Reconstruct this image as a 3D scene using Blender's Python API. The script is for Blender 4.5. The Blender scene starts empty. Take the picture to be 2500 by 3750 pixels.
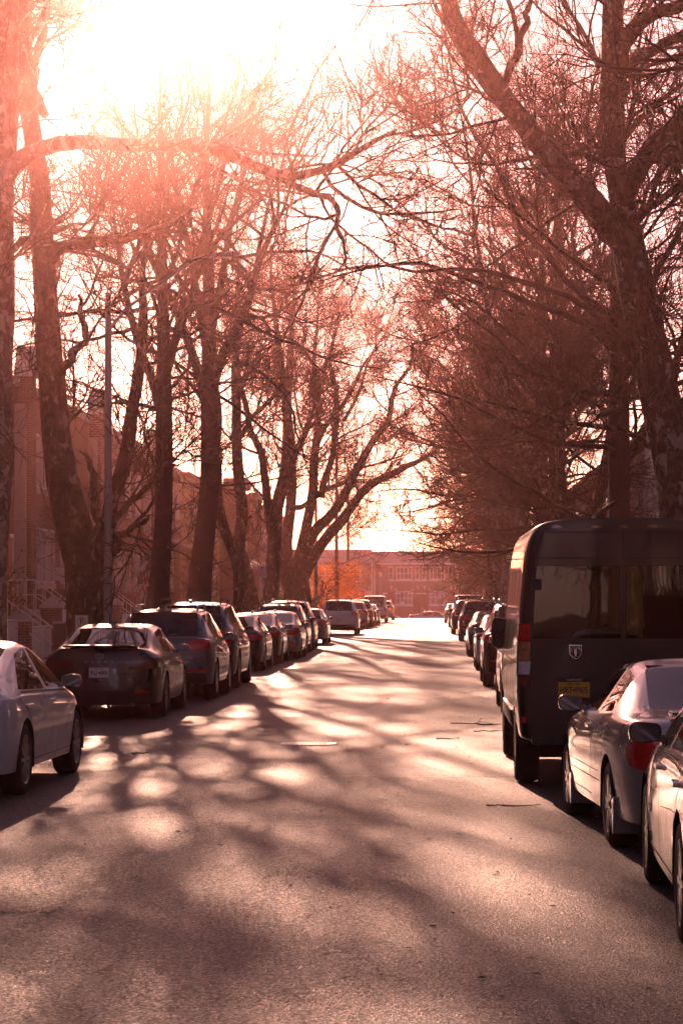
import bpy, bmesh, math, random
import numpy as np
from mathutils import Vector, Matrix, Euler
from mathutils.bvhtree import BVHTree

# ------------------------------------------------------------------ scene basics
SC = bpy.context.scene
COL = SC.collection
FPX, VPX, HY, EYE = 8854.0, 1585.0, 2190.0, 1.85      # 85 mm lens in picture units, street direction, horizon, eye height
PI = math.pi
R = math.radians


def at(px, py, d):
    return (((px - VPX) / FPX) * d, d, EYE + (HY - py) / FPX * d)


def lat(px, d):
    return (px - VPX) / FPX * d


def ground_z(y):
    """The street is flat, then drops a little beyond its far end."""
    if y < 221: return 0.0
    t = min(1.0, (y - 221) / 16.0)
    return -0.9 * (t * t * (3 - 2 * t))


# ------------------------------------------------------------------ object helpers
def tag(o, label=None, cat=None, group=None, kind=None):
    if label: o['label'] = label
    if cat: o['category'] = cat
    if group: o['group'] = group
    if kind: o['kind'] = kind
    return o


def empty(name, loc=(0, 0, 0), rz=0.0, label=None, cat=None, group=None, parent=None):
    o = bpy.data.objects.new(name, None)
    o.empty_display_size = 0.2
    COL.objects.link(o)
    o.location = loc
    o.rotation_euler = (0, 0, rz)
    if parent: o.parent = parent
    return tag(o, label, cat, group)


def link_mesh(name, me, mats, parent=None):
    o = bpy.data.objects.new(name, me)
    COL.objects.link(o)
    for m in (mats if isinstance(mats, (list, tuple)) else [mats]):
        me.materials.append(m)
    if parent: o.parent = parent
    return o


def smooth(me, angle=None):
    n = len(me.polygons)
    me.polygons.foreach_set('use_smooth', np.ones(n, dtype=bool))
    if angle is not None:
        me.set_sharp_from_angle(angle=angle)


KIDS = {}


def children(o):
    return [c for c in bpy.data.objects if c.parent == o]


def copy_tree(o, kids, parent=None):
    c = o.copy()
    COL.objects.link(c)
    c.parent = parent
    for ch in kids.get(o.name, []):
        copy_tree(ch, kids, c)
    return c


class MB:
    """collects shapes; build() links them as ONE mesh object"""

    def __init__(s):
        s.v = []; s.f = []; s.mi = []; s.n = 0

    def add(s, verts, faces, mi=0):
        s.v.extend([tuple(map(float, q)) for q in verts])
        for f in faces:
            s.f.append(tuple(i + s.n for i in f)); s.mi.append(mi)
        s.n += len(verts)
        return s

    def box(s, x0, x1, y0, y1, z0, z1, mi=0):
        v = [(x0, y0, z0), (x1, y0, z0), (x1, y1, z0), (x0, y1, z0), (x0, y0, z1), (x1, y0, z1), (x1, y1, z1), (x0, y1, z1)]
        return s.add(v, [(0, 3, 2, 1), (4, 5, 6, 7), (0, 1, 5, 4), (1, 2, 6, 5), (2, 3, 7, 6), (3, 0, 4, 7)], mi)

    def obox(s, c, ax, size, mi=0):
        """box at centre c with axes ax (3 vectors) and full sizes"""
        c = Vector(c); A = [Vector(a).normalized() * (d / 2) for a, d in zip(ax, size)]
        v = []
        for k in (-1, 1):
            for (i, j) in ((-1, -1), (1, -1), (1, 1), (-1, 1)):
                v.append(c + A[0] * i + A[1] * j + A[2] * k)
        return s.add(v, [(0, 3, 2, 1), (4, 5, 6, 7), (0, 1, 5, 4), (1, 2, 6, 5), (2, 3, 7, 6), (3, 0, 4, 7)], mi)

    def bar(s, a, b, w, h=None, mi=0):
        a = Vector(a); b = Vector(b); t = (b - a); L = t.length; t.normalize()
        up = Vector((0, 0, 1)) if abs(t.z) < 0.95 else Vector((1, 0, 0))
        sx = t.cross(up).normalized(); sz = sx.cross(t).normalized()
        return s.obox((a + b) / 2, (t, sx, sz), (L, w, h or w), mi)

    def tube(s, pts, rad, k=8, mi=0, cap=True):
        P = [Vector(p) for p in pts]
        if not hasattr(rad, '__len__'): rad = [rad] * len(P)
        vs = []; fs = []
        for i, p in enumerate(P):
            t = (P[min(i + 1, len(P) - 1)] - P[max(i - 1, 0)]).normalized()
            ref = Vector((1, 0, 0)) if abs(t.x) < 0.8 else Vector((0, 1, 0))
            a = t.cross(ref).normalized(); b = t.cross(a)
            for j in range(k):
                q = 2 * PI * j / k
                vs.append(p + (a * math.cos(q) + b * math.sin(q)) * rad[i])
        for i in range(len(P) - 1):
            for j in range(k):
                fs.append((i * k + j, i * k + (j + 1) % k, (i + 1) * k + (j + 1) % k, (i + 1) * k + j))
        if cap:
            fs.append(tuple(range(k))[::-1]); fs.append(tuple((len(P) - 1) * k + j for j in range(k)))
        return s.add(vs, fs, mi)

    def lathe(s, prof, k=24, axis='z', c=(0, 0, 0), mi=0, close=False):
        """prof = [(r, h)]; axis z or x"""
        vs = []; fs = []; n = len(prof)
        for j in range(k):
            q = 2 * PI * j / k
            for (r, h) in prof:
                if axis == 'z': vs.append((c[0] + r * math.cos(q), c[1] + r * math.sin(q), c[2] + h))
                else: vs.append((c[0] + h, c[1] + r * math.cos(q), c[2] + r * math.sin(q)))
        m = n if close else n - 1
        for j in range(k):
            j2 = (j + 1) % k
            for i in range(m):
                i2 = (i + 1) % n
                fs.append((j * n + i, j2 * n + i, j2 * n + i2, j * n + i2))
        return s.add(vs, fs, mi)

    def prism(s, poly, axis, a, b, mi=0):
        """poly of 2-D points extruded along axis from a to b (x: poly=(y,z), y: poly=(x,z), z: poly=(x,y))"""
        n = len(poly)

        def P(q, h):
            return {'x': (h, q[0], q[1]), 'y': (q[0], h, q[1]), 'z': (q[0], q[1], h)}[axis]
        vs = [P(q, a) for q in poly] + [P(q, b) for q in poly]
        fs = [tuple(range(n))[::-1], tuple(range(n, 2 * n))] + [(i, (i + 1) % n, n + (i + 1) % n, n + i) for i in range(n)]
        return s.add(vs, fs, mi)

    def build(s, name, mats, parent=None, sm=None, bevel=0.0, loc=None, rz=0.0):
        me = bpy.data.meshes.new(name)
        me.from_pydata(s.v, [], s.f)
        if any(s.mi): me.polygons.foreach_set('material_index', s.mi)
        bm = bmesh.new(); bm.from_mesh(me)
        bmesh.ops.recalc_face_normals(bm, faces=bm.faces)
        if bevel > 0:
            es = [e for e in bm.edges if len(e.link_faces) == 2 and e.calc_face_angle(0) > 0.6]
            bmesh.ops.bevel(bm, geom=es, offset=bevel, segments=2, profile=0.6, affect='EDGES', clamp_overlap=True)
        bm.to_mesh(me); bm.free()
        if sm is not None: smooth(me, sm)
        o = link_mesh(name, me, mats, parent)
        if loc is not None: o.location = loc
        o.rotation_euler = (0, 0, rz)
        return o


# ------------------------------------------------------------------ materials
def new_mat(name):
    m = bpy.data.materials.new(name)
    m.use_nodes = True
    nt = m.node_tree
    return m, nt, nt.nodes['Principled BSDF']


def N(nt, typ, **kw):
    n = nt.nodes.new(typ)
    for k, v in kw.items():
        if k in ('operation', 'data_type', 'blend_type', 'noise_dimensions', 'feature', 'distance', 'musgrave_type', 'interpolation', 'offset', 'offset_frequency', 'squash'):
            setattr(n, k, v)
        else:
            n.inputs[k].default_value = v
    return n


def ramp(nt, fac, stops, interp='LINEAR'):
    n = nt.nodes.new('ShaderNodeValToRGB')
    n.color_ramp.interpolation = interp
    el = n.color_ramp.elements
    while len(el) < len(stops): el.new(0.5)
    for e, (p, c) in zip(el, stops):
        e.position = p; e.color = (*c, 1) if len(c) == 3 else c
    nt.links.new(fac, n.inputs['Fac'])
    return n.outputs['Color']


def c4(c): return (c[0], c[1], c[2], 1.0)


def pbr(name, col, rough=0.6, metal=0.0, coat=0.0, var=0.18, scale=6.0, bump=0.0, bscale=60.0, spec=None, emit=None, coat_rough=0.03):
    m, nt, b = new_mat(name)
    b.inputs['Roughness'].default_value = rough
    b.inputs['Metallic'].default_value = metal
    b.inputs['Coat Weight'].default_value = coat
    b.inputs['Coat Roughness'].default_value = coat_rough
    if spec is not None: b.inputs['Specular IOR Level'].default_value = spec
    tc = nt.nodes.new('ShaderNodeTexCoord')
    if var > 0:
        nz = N(nt, 'ShaderNodeTexNoise', Scale=scale, Detail=4.0, Roughness=0.6)
        nt.links.new(tc.outputs['Object'], nz.inputs['Vector'])
        lo = tuple(x * (1 - var) for x in col); hi = tuple(min(1, x * (1 + var)) for x in col)
        c = ramp(nt, nz.outputs['Fac'], [(0.3, lo), (0.7, hi)])
        nt.links.new(c, b.inputs['Base Color'])
    else:
        b.inputs['Base Color'].default_value = c4(col)
    if bump > 0:
        n2 = N(nt, 'ShaderNodeTexNoise', Scale=bscale, Detail=3.0)
        nt.links.new(tc.outputs['Object'], n2.inputs['Vector'])
        bp = N(nt, 'ShaderNodeBump', Strength=bump, Distance=0.02)
        nt.links.new(n2.outputs['Fac'], bp.inputs['Height'])
        nt.links.new(bp.outputs['Normal'], b.inputs['Normal'])
    if emit:
        b.inputs['Emission Color'].default_value = c4(emit[0]); b.inputs['Emission Strength'].default_value = emit[1]
    return m


def brick_mat(name, c1, c2, mortar, scale=1.0, rough=0.85, mortar_size=0.012, bw=0.215, bh=0.075):
    m, nt, b = new_mat(name)
    b.inputs['Roughness'].default_value = rough
    tc = nt.nodes.new('ShaderNodeTexCoord')
    sp = nt.nodes.new('ShaderNodeSeparateXYZ')
    nt.links.new(tc.outputs['Object'], sp.inputs[0])
    ad = N(nt, 'ShaderNodeMath', operation='ADD')
    nt.links.new(sp.outputs['X'], ad.inputs[0]); nt.links.new(sp.outputs['Y'], ad.inputs[1])
    cb = nt.nodes.new('ShaderNodeCombineXYZ')
    nt.links.new(ad.outputs[0], cb.inputs['X']); nt.links.new(sp.outputs['Z'], cb.inputs['Y'])
    bt = nt.nodes.new('ShaderNodeTexBrick')
    bt.inputs['Color1'].default_value = c4(c1); bt.inputs['Color2'].default_value = c4(c2); bt.inputs['Mortar'].default_value = c4(mortar)
    bt.inputs['Scale'].default_value = scale
    bt.inputs['Mortar Size'].default_value = mortar_size
    bt.inputs['Brick Width'].default_value = bw; bt.inputs['Row Height'].default_value = bh
    nt.links.new(cb.outputs[0], bt.inputs['Vector'])
    nz = N(nt, 'ShaderNodeTexNoise', Scale=1.3, Detail=5.0)
    nt.links.new(tc.outputs['Object'], nz.inputs['Vector'])
    mx = nt.nodes.new('ShaderNodeMix'); mx.data_type = 'RGBA'; mx.blend_type = 'MULTIPLY'
    mx.inputs['Factor'].default_value = 0.6
    g = ramp(nt, nz.outputs['Fac'], [(0.25, (0.55, 0.55, 0.55)), (0.7, (1, 1, 1))])
    nt.links.new(bt.outputs['Color'], mx.inputs[6]); nt.links.new(g, mx.inputs[7])
    nt.links.new(mx.outputs[2], b.inputs['Base Color'])
    bp = N(nt, 'ShaderNodeBump', Strength=0.4, Distance=0.01)
    nt.links.new(bt.outputs['Fac'], bp.inputs['Height']); bp.invert = True
    nt.links.new(bp.outputs['Normal'], b.inputs['Normal'])
    return m


def bark_mat(name, dark, mid, pale, amount=0.5, scale=3.0):
    m, nt, b = new_mat(name)
    b.inputs['Roughness'].default_value = 0.85
    tc = nt.nodes.new('ShaderNodeTexCoord')
    mp = nt.nodes.new('ShaderNodeMapping'); mp.inputs['Scale'].default_value = (1.0, 1.0, 0.6)
    nt.links.new(tc.outputs['Object'], mp.inputs['Vector'])
    n1 = N(nt, 'ShaderNodeTexNoise', Scale=scale, Detail=7.0, Roughness=0.66, Distortion=0.5)
    n2 = N(nt, 'ShaderNodeTexNoise', Scale=scale * 2.1, Detail=4.0, Roughness=0.6, Distortion=0.8)
    n3 = N(nt, 'ShaderNodeTexNoise', Scale=28.0, Detail=5.0)
    for n in (n1, n2, n3): nt.links.new(mp.outputs[0], n.inputs['Vector'])
    base = ramp(nt, n3.outputs['Fac'], [(0.3, dark), (0.7, tuple(x * 1.5 for x in dark))])
    f1 = ramp(nt, n2.outputs['Fac'], [(1 - amount - 0.04, (0, 0, 0)), (1 - amount, (1, 1, 1))])
    f2 = ramp(nt, n1.outputs['Fac'], [(1 - amount + 0.05, (0, 0, 0)), (1 - amount + 0.07, (1, 1, 1))])
    a = nt.nodes.new('ShaderNodeMix'); a.data_type = 'RGBA'
    nt.links.new(f1, a.inputs['Factor']); nt.links.new(base, a.inputs[6]); a.inputs[7].default_value = c4(mid)
    c = nt.nodes.new('ShaderNodeMix'); c.data_type = 'RGBA'
    nt.links.new(f2, c.inputs['Factor']); nt.links.new(a.outputs[2], c.inputs[6]); c.inputs[7].default_value = c4(pale)
    nt.links.new(c.outputs[2], b.inputs['Base Color'])
    bp = N(nt, 'ShaderNodeBump', Strength=0.5, Distance=0.02)
    nt.links.new(n3.outputs['Fac'], bp.inputs['Height'])
    nt.links.new(bp.outputs['Normal'], b.inputs['Normal'])
    return m


def asphalt_mat(name, base=0.055):
    m, nt, b = new_mat(name)
    tc = nt.nodes.new('ShaderNodeTexCoord')
    big = N(nt, 'ShaderNodeTexNoise', Scale=0.35, Detail=5.0, Roughness=0.6)
    st = nt.nodes.new('ShaderNodeMapping'); st.inputs['Scale'].default_value = (1.0, 0.08, 1.0)
    nt.links.new(tc.outputs['Object'], st.inputs['Vector'])
    lane = N(nt, 'ShaderNodeTexNoise', Scale=0.9, Detail=3.0)
    nt.links.new(st.outputs[0], lane.inputs['Vector'])
    fine = N(nt, 'ShaderNodeTexNoise', Scale=48.0, Detail=2.0, Roughness=0.8)
    vor = nt.nodes.new('ShaderNodeTexVoronoi'); vor.inputs['Scale'].default_value = 70.0
    crk = nt.nodes.new('ShaderNodeTexVoronoi'); crk.feature = 'DISTANCE_TO_EDGE'; crk.inputs['Scale'].default_value = 0.16
    wob = N(nt, 'ShaderNodeTexNoise', Scale=1.6, Detail=6.0)
    nt.links.new(tc.outputs['Object'], wob.inputs['Vector'])
    mv = nt.nodes.new('ShaderNodeMix'); mv.data_type = 'RGBA'; mv.blend_type = 'LINEAR_LIGHT'; mv.inputs['Factor'].default_value = 0.7
    nt.links.new(tc.outputs['Object'], mv.inputs[6]); nt.links.new(wob.outputs['Color'], mv.inputs[7])
    nt.links.new(mv.outputs[2], crk.inputs['Vector'])
    for n in (big, fine, vor): nt.links.new(tc.outputs['Object'], n.inputs['Vector'])
    lo, hi = base * 0.3, base * 2.0
    cf = ramp(nt, fine.outputs['Fac'], [(0.36, (lo, lo * 0.84, lo * 0.74)), (0.66, (hi, hi * 0.85, hi * 0.75))])
    cb = ramp(nt, big.outputs['Fac'], [(0.3, (0.72, 0.72, 0.72)), (0.7, (1.2, 1.18, 1.15))])
    cl = ramp(nt, lane.outputs['Fac'], [(0.3, (0.85, 0.85, 0.85)), (0.7, (1.12, 1.12, 1.12))])
    ck = ramp(nt, crk.outputs['Distance'], [(0.0, (0.35, 0.35, 0.35)), (0.006, (1, 1, 1))])

    def mul(a, c):
        x = nt.nodes.new('ShaderNodeMix'); x.data_type = 'RGBA'; x.blend_type = 'MULTIPLY'; x.inputs['Factor'].default_value = 1.0
        nt.links.new(a, x.inputs[6]); nt.links.new(c, x.inputs[7]); return x.outputs[2]
    sc_ = nt.nodes.new('ShaderNodeSeparateColor')
    nt.links.new(vor.outputs['Color'], sc_.inputs[0])
    sp_ = ramp(nt, sc_.outputs[0], [(0.0, (.45, .45, .45)), (0.35, (.8, .8, .8)), (0.8, (1.15, 1.12, 1.1)), (0.9, (2.2, 2.1, 2.0)), (1.0, (4.0, 3.7, 3.4))])
    nt.links.new(mul(mul(mul(mul(cf, cb), cl), ck), sp_), b.inputs['Base Color'])
    rr = ramp(nt, vor.outputs['Color'], [(0.2, (0.42, 0.42, 0.42)), (0.8, (0.72, 0.72, 0.72))])
    nt.links.new(rr, b.inputs['Roughness'])
    bp = N(nt, 'ShaderNodeBump', Strength=0.9, Distance=0.02)
    nt.links.new(fine.outputs['Fac'], bp.inputs['Height'])
    bp2 = N(nt, 'ShaderNodeBump', Strength=0.5, Distance=0.01)
    nt.links.new(vor.outputs['Distance'], bp2.inputs['Height'])
    nt.links.new(bp.outputs['Normal'], bp2.inputs['Normal'])
    nt.links.new(bp2.outputs['Normal'], b.inputs['Normal'])
    return m


def glass_mat(name, tint=(0.25, 0.24, 0.24), gloss=0.9, rough=0.02):
    """window pane: tinted see-through plus a mirror layer that grows at grazing angles"""
    m, nt, b = new_mat(name)
    nt.nodes.remove(b)
    out = nt.nodes['Material Output']
    tr = nt.nodes.new('ShaderNodeBsdfTransparent'); tr.inputs['Color'].default_value = c4(tint)
    gl = nt.nodes.new('ShaderNodeBsdfGlossy'); gl.inputs['Roughness'].default_value = rough; gl.inputs['Color'].default_value = (gloss, gloss, gloss, 1)
    fr = nt.nodes.new('ShaderNodeFresnel'); fr.inputs['IOR'].default_value = 1.75
    mx = nt.nodes.new('ShaderNodeMixShader')
    nt.links.new(fr.outputs[0], mx.inputs[0]); nt.links.new(tr.outputs[0], mx.inputs[1]); nt.links.new(gl.outputs[0], mx.inputs[2])
    nt.links.new(mx.outputs[0], out.inputs['Surface'])
    return m


def paint(name, col, metal=0.0, rough=0.35, coat=1.0, flake=True):
    m, nt, b = new_mat(name)
    b.inputs['Base Color'].default_value = c4(col)
    b.inputs['Metallic'].default_value = metal
    b.inputs['Roughness'].default_value = rough
    b.inputs['Coat Weight'].default_value = coat
    b.inputs['Coat Roughness'].default_value = 0.04
    tc = nt.nodes.new('ShaderNodeTexCoord')
    nz = N(nt, 'ShaderNodeTexNoise', Scale=2.2, Detail=5.0)          # dust film
    nt.links.new(tc.outputs['Object'], nz.inputs['Vector'])
    rr = ramp(nt, nz.outputs['Fac'], [(0.35, (rough * 0.8,) * 3), (0.75, (min(1, rough * 1.4),) * 3)])
    nt.links.new(rr, b.inputs['Roughness'])
    cr = ramp(nt, nz.outputs['Fac'], [(0.4, (0.02,) * 3), (0.8, (0.10,) * 3)])
    nt.links.new(cr, b.inputs['Coat Roughness'])
    return m


M = {}
M['asphalt'] = asphalt_mat('asphalt', 0.055)
M['asphalt_dark'] = asphalt_mat('asphalt_dark', 0.038)
M['tar'] = pbr('tar', (0.012, 0.011, 0.011), .4, var=.2)
M['concrete'] = pbr('concrete', (0.26, 0.25, 0.235), 0.85, var=0.25, scale=1.2, bump=0.2, bscale=90)
M['kerb'] = pbr('kerb_stone', (0.30, 0.29, 0.27), 0.8, var=0.3, scale=2.0, bump=0.2)
M['earth'] = pbr('earth', (0.09, 0.07, 0.05), 0.95, var=0.4, scale=0.7, bump=0.3, bscale=20)
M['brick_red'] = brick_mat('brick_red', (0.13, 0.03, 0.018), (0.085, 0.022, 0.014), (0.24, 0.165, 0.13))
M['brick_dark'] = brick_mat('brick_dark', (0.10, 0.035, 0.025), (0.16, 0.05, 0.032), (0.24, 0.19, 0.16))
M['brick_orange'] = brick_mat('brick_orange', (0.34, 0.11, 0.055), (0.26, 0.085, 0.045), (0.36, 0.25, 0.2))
M['brick_pattern'] = brick_mat('brick_pattern', (0.15, 0.045, 0.028), (0.06, 0.02, 0.015), (0.32, 0.25, 0.2), mortar_size=0.02, bw=0.22, bh=0.09)
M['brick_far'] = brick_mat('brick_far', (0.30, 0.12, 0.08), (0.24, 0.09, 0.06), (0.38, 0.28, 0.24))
M['stucco_cream'] = pbr('stucco_cream', (0.5, 0.44, 0.4), 0.9, var=0.1, scale=1.5, bump=0.15)
M['stucco_tan'] = pbr('stucco_tan', (0.60, 0.36, 0.13), 0.9, var=0.12, scale=0.8, bump=0.15)
M['stone'] = pbr('stone', (0.5, 0.47, 0.42), 0.8, var=0.15, scale=3)
M['white_paint'] = pbr('white_paint', (0.78, 0.77, 0.75), 0.5, var=0.06, scale=4)
M['white_vinyl'] = pbr('white_vinyl', (0.8, 0.79, 0.78), 0.35, var=0.05, scale=3)
M['grey_metal'] = pbr('grey_metal', (0.42, 0.41, 0.42), 0.45, metal=0.6, var=0.1)
M['pole_grey'] = pbr('pole_grey', (0.36, 0.34, 0.36), 0.5, metal=0.35, var=0.12, scale=2)
M['black_iron'] = pbr('black_iron', (0.03, 0.03, 0.032), 0.5, metal=0.3, var=0.2)
M['dark_wood'] = pbr('dark_wood', (0.12, 0.05, 0.035), 0.7, var=0.3, scale=3)
M['door_red'] = pbr('door_red', (0.45, 0.09, 0.03), 0.5, var=0.1)
M['roof_grey'] = pbr('roof_grey', (0.22, 0.2, 0.22), 0.8, var=0.2, scale=1)
M['siding'] = pbr('siding', (0.42, 0.42, 0.46), 0.7, var=0.1, scale=1.0)
M['tan_trim'] = pbr('tan_trim', (0.58, 0.42, 0.2), 0.7, var=0.1, scale=1.0)
M['curtain_red'] = pbr('curtain_red', (0.22, 0.03, 0.03), 0.6, var=0.15)
M['awning_red'] = pbr('awning_red', (0.5, 0.09, 0.07), 0.8, var=0.1)
M['house_glass'] = pbr('house_glass', (0.035, 0.035, 0.04), 0.06, var=0.3, scale=0.7, spec=0.8)
M['bark_plane'] = bark_mat('bark_plane', (0.035, 0.026, 0.018), (0.13, 0.095, 0.055), (0.32, 0.275, 0.21), 0.47, 4.4)
M['bark_plane_pale'] = bark_mat('bark_plane_pale', (0.07, 0.055, 0.04), (0.16, 0.125, 0.085), (0.32, 0.28, 0.23), 0.52, 5.0)
M['bark_oak'] = bark_mat('bark_oak', (0.035, 0.026, 0.02), (0.055, 0.042, 0.03), (0.10, 0.085, 0.065), 0.38, 5.0)
M['twig'] = pbr('twig', (0.085, 0.05, 0.032), 0.8, var=0.3, scale=2.0)
M['twig_oak'] = pbr('twig_oak', (0.075, 0.042, 0.026), 0.75, var=0.3, scale=2.0)


def leaf_mat(name, a, b_):
    m, nt, b = new_mat(name)
    b.inputs['Roughness'].default_value = 0.6
    oi = nt.nodes.new('ShaderNodeTexCoord')
    nz = N(nt, 'ShaderNodeTexNoise', Scale=3.0, Detail=3.0)
    nt.links.new(oi.outputs['Object'], nz.inputs['Vector'])
    c = ramp(nt, nz.outputs['Fac'], [(0.3, a), (0.7, b_)])
    nt.links.new(c, b.inputs['Base Color'])
    tl = nt.nodes.new('ShaderNodeBsdfTranslucent')
    nt.links.new(c, tl.inputs['Color'])
    mx = nt.nodes.new('ShaderNodeMixShader'); mx.inputs[0].default_value = 0.5
    nt.links.new(b.outputs[0], mx.inputs[1]); nt.links.new(tl.outputs[0], mx.inputs[2])
    nt.links.new(mx.outputs[0], nt.nodes['Material Output'].inputs['Surface'])
    return m


M['leaf_orange'] = leaf_mat('leaf_orange', (0.55, 0.12, 0.01), (0.72, 0.24, 0.02))
M['leaf_brown'] = leaf_mat('leaf_brown', (0.34, 0.09, 0.015), (0.48, 0.16, 0.025))
M['leaf_green'] = leaf_mat('leaf_green', (0.03, 0.05, 0.015), (0.07, 0.09, 0.02))
M['leaf_yellow'] = leaf_mat('leaf_yellow', (0.16, 0.15, 0.02), (0.26, 0.2, 0.03))
# ------------------------------------------------------------------ trees: trunk + limbs as tubes, twigs grown level by level
def resample(P, Rr, m):
    """smooth polyline resampling (Catmull-Rom)"""
    P = np.asarray(P, float); Rr = np.asarray(Rr, float)
    n = len(P)
    Q = np.vstack([2 * P[0] - P[1], P, 2 * P[-1] - P[-2]])
    seg = np.linalg.norm(np.diff(P, axis=0), axis=1)
    cum = np.concatenate([[0], np.cumsum(seg)])
    s = np.linspace(0, cum[-1], m)
    out = np.zeros((m, 3)); rr = np.zeros(m)
    for k, x in enumerate(s):
        i = min(n - 2, max(0, int(np.searchsorted(cum, x, side='right') - 1)))
        t = (x - cum[i]) / max(seg[i], 1e-6)
        p0, p1, p2, p3 = Q[i], Q[i + 1], Q[i + 2], Q[i + 3]
        out[k] = 0.5 * ((2 * p1) + (-p0 + p2) * t + (2 * p0 - 5 * p1 + 4 * p2 - p3) * t * t + (-p0 + 3 * p1 - 3 * p2 + p3) * t ** 3)
        rr[k] = Rr[i] * (1 - t) + Rr[i + 1] * t
    return out, rr


def norm(v):
    return v / np.maximum(np.linalg.norm(v, axis=-1, keepdims=True), 1e-9)


def grow(rng, P, Rr, n_child, t0, t1, ang, angj, length, taper_len, npts, trop, wander, rfac, rtip, lat_bias=None):
    """children of every polyline in P [N,m,3]; returns their polylines and radii"""
    Nn, m, _ = P.shape
    if hasattr(n_child, '__len__'):
        idx = np.repeat(np.arange(Nn), n_child)
    else:
        idx = np.repeat(np.arange(Nn), n_child)
    K = len(idx)
    if K == 0: return np.zeros((0, npts, 3)), np.zeros((0, npts))
    t = t0 + (t1 - t0) * rng.random(K)
    f = t * (m - 1); i = np.minimum(f.astype(int), m - 2); fr = (f - i)[:, None]
    A = P[idx, i]; B = P[idx, i + 1]
    pos = A * (1 - fr) + B * fr
    tan = norm(B - A)
    rb = Rr[idx, i] * (1 - fr[:, 0]) + Rr[idx, i + 1] * fr[:, 0]
    rv = rng.normal(size=(K, 3))
    if lat_bias is not None: rv = rv + lat_bias
    perp = norm(np.cross(tan, np.cross(rv, tan)))
    a = np.radians(ang + angj * rng.normal(size=K))[:, None]
    d = norm(tan * np.cos(a) + perp * np.sin(a))
    if callable(length): L = length(pos, t, idx, rng)
    else: L = length * (1 - taper_len * t) * rng.uniform(0.6, 1.25, K)
    step = (L / (npts - 1))[:, None]
    out = np.zeros((K, npts, 3)); out[:, 0] = pos
    tr = np.asarray(trop, float)
    for k in range(1, npts):
        d = norm(d + wander * rng.normal(size=(K, 3)) + tr)
        out[:, k] = out[:, k - 1] + d * step
    r0 = np.minimum(rb * 0.85, np.maximum(rtip * 1.6, rfac * L))
    tt = np.linspace(0, 1, npts)[None, :]
    rad = r0[:, None] * (1 - tt) ** 0.8 + rtip * tt
    return out, np.maximum(rad, rtip)


def tubes(P, Rr, k):
    """vectorised tubes -> verts [.,3], quads [.,4]"""
    Nn, m, _ = P.shape
    if Nn == 0: return np.zeros((0, 3)), np.zeros((0, 4), int)
    T = np.empty_like(P)
    T[:, 1:-1] = P[:, 2:] - P[:, :-2]; T[:, 0] = P[:, 1] - P[:, 0]; T[:, -1] = P[:, -1] - P[:, -2]
    T = norm(T)
    mean = norm(P[:, -1] - P[:, 0])
    ref = np.where((np.abs(mean[:, 0]) < 0.75)[:, None], np.array([[1.0, 0.05, 0.1]]), np.array([[0.05, 1.0, 0.1]]))
    a = norm(np.cross(T, ref[:, None, :])); b = np.cross(T, a)
    q = np.arange(k) * 2 * np.pi / k
    V = P[:, :, None, :] + (a[:, :, None, :] * np.cos(q)[None, None, :, None] + b[:, :, None, :] * np.sin(q)[None, None, :, None]) * Rr[:, :, None, None]
    base = (np.arange(Nn) * m * k)[:, None, None] + (np.arange(m - 1) * k)[None, :, None]
    j = np.arange(k)[None, None, :]; j2 = (np.arange(k)[None, None, :] + 1) % k
    F = np.stack([base + j, base + j2, base + k + j2, base + k + j], -1)
    return V.reshape(-1, 3), F.reshape(-1, 4)


def np_mesh(name, Vs, Fs, mi=None, sm=True):
    V = []; F = []; n = 0; I = []
    for q, (v, f) in enumerate(zip(Vs, Fs)):
        if len(f) == 0: continue
        V.append(v); F.append(f + n); n += len(v)
        I.append(np.full(len(f), mi[q] if mi else 0))
    V = np.concatenate(V); F = np.concatenate(F); I = np.concatenate(I)
    me = bpy.data.meshes.new(name)
    me.vertices.add(len(V)); me.vertices.foreach_set('co', V.astype(np.float32).ravel())
    nl = F.size
    me.loops.add(nl); me.loops.foreach_set('vertex_index', F.astype(np.int32).ravel())
    me.polygons.add(len(F))
    me.polygons.foreach_set('loop_start', np.arange(0, nl, 4, dtype=np.int32))
    me.polygons.foreach_set('material_index', I.astype(np.int32))
    if sm: me.polygons.foreach_set('use_smooth', np.ones(len(F), dtype=bool))
    me.update(calc_edges=True)
    return me


def leaf_quads(rng, pos, size, droop=0.3):
    K = len(pos)
    u = norm(rng.normal(size=(K, 3))); v = norm(np.cross(u, rng.normal(size=(K, 3))))
    s = size * rng.uniform(0.6, 1.3, K)[:, None]
    c = pos + rng.normal(size=(K, 3)) * size * 0.6
    V = np.stack([c - u * s * .5, c + v * s * .32, c + u * s * .5, c - v * s * .32], 1).reshape(-1, 3)
    return V, np.arange(K * 4).reshape(-1, 4)


def stack(lims, m):
    P = []; Q = []
    for (p, r) in lims:
        a, b = resample(p, r, m); P.append(a); Q.append(b)
    return np.array(P), np.array(Q)


def wobble(rng, P, amp):
    w = rng.normal(size=P.shape) * amp
    w[:, 0] = 0
    w[:, 1:-1] = (w[:, :-2] + w[:, 1:-1] * 2 + w[:, 2:]) / 3
    return P + w


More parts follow.
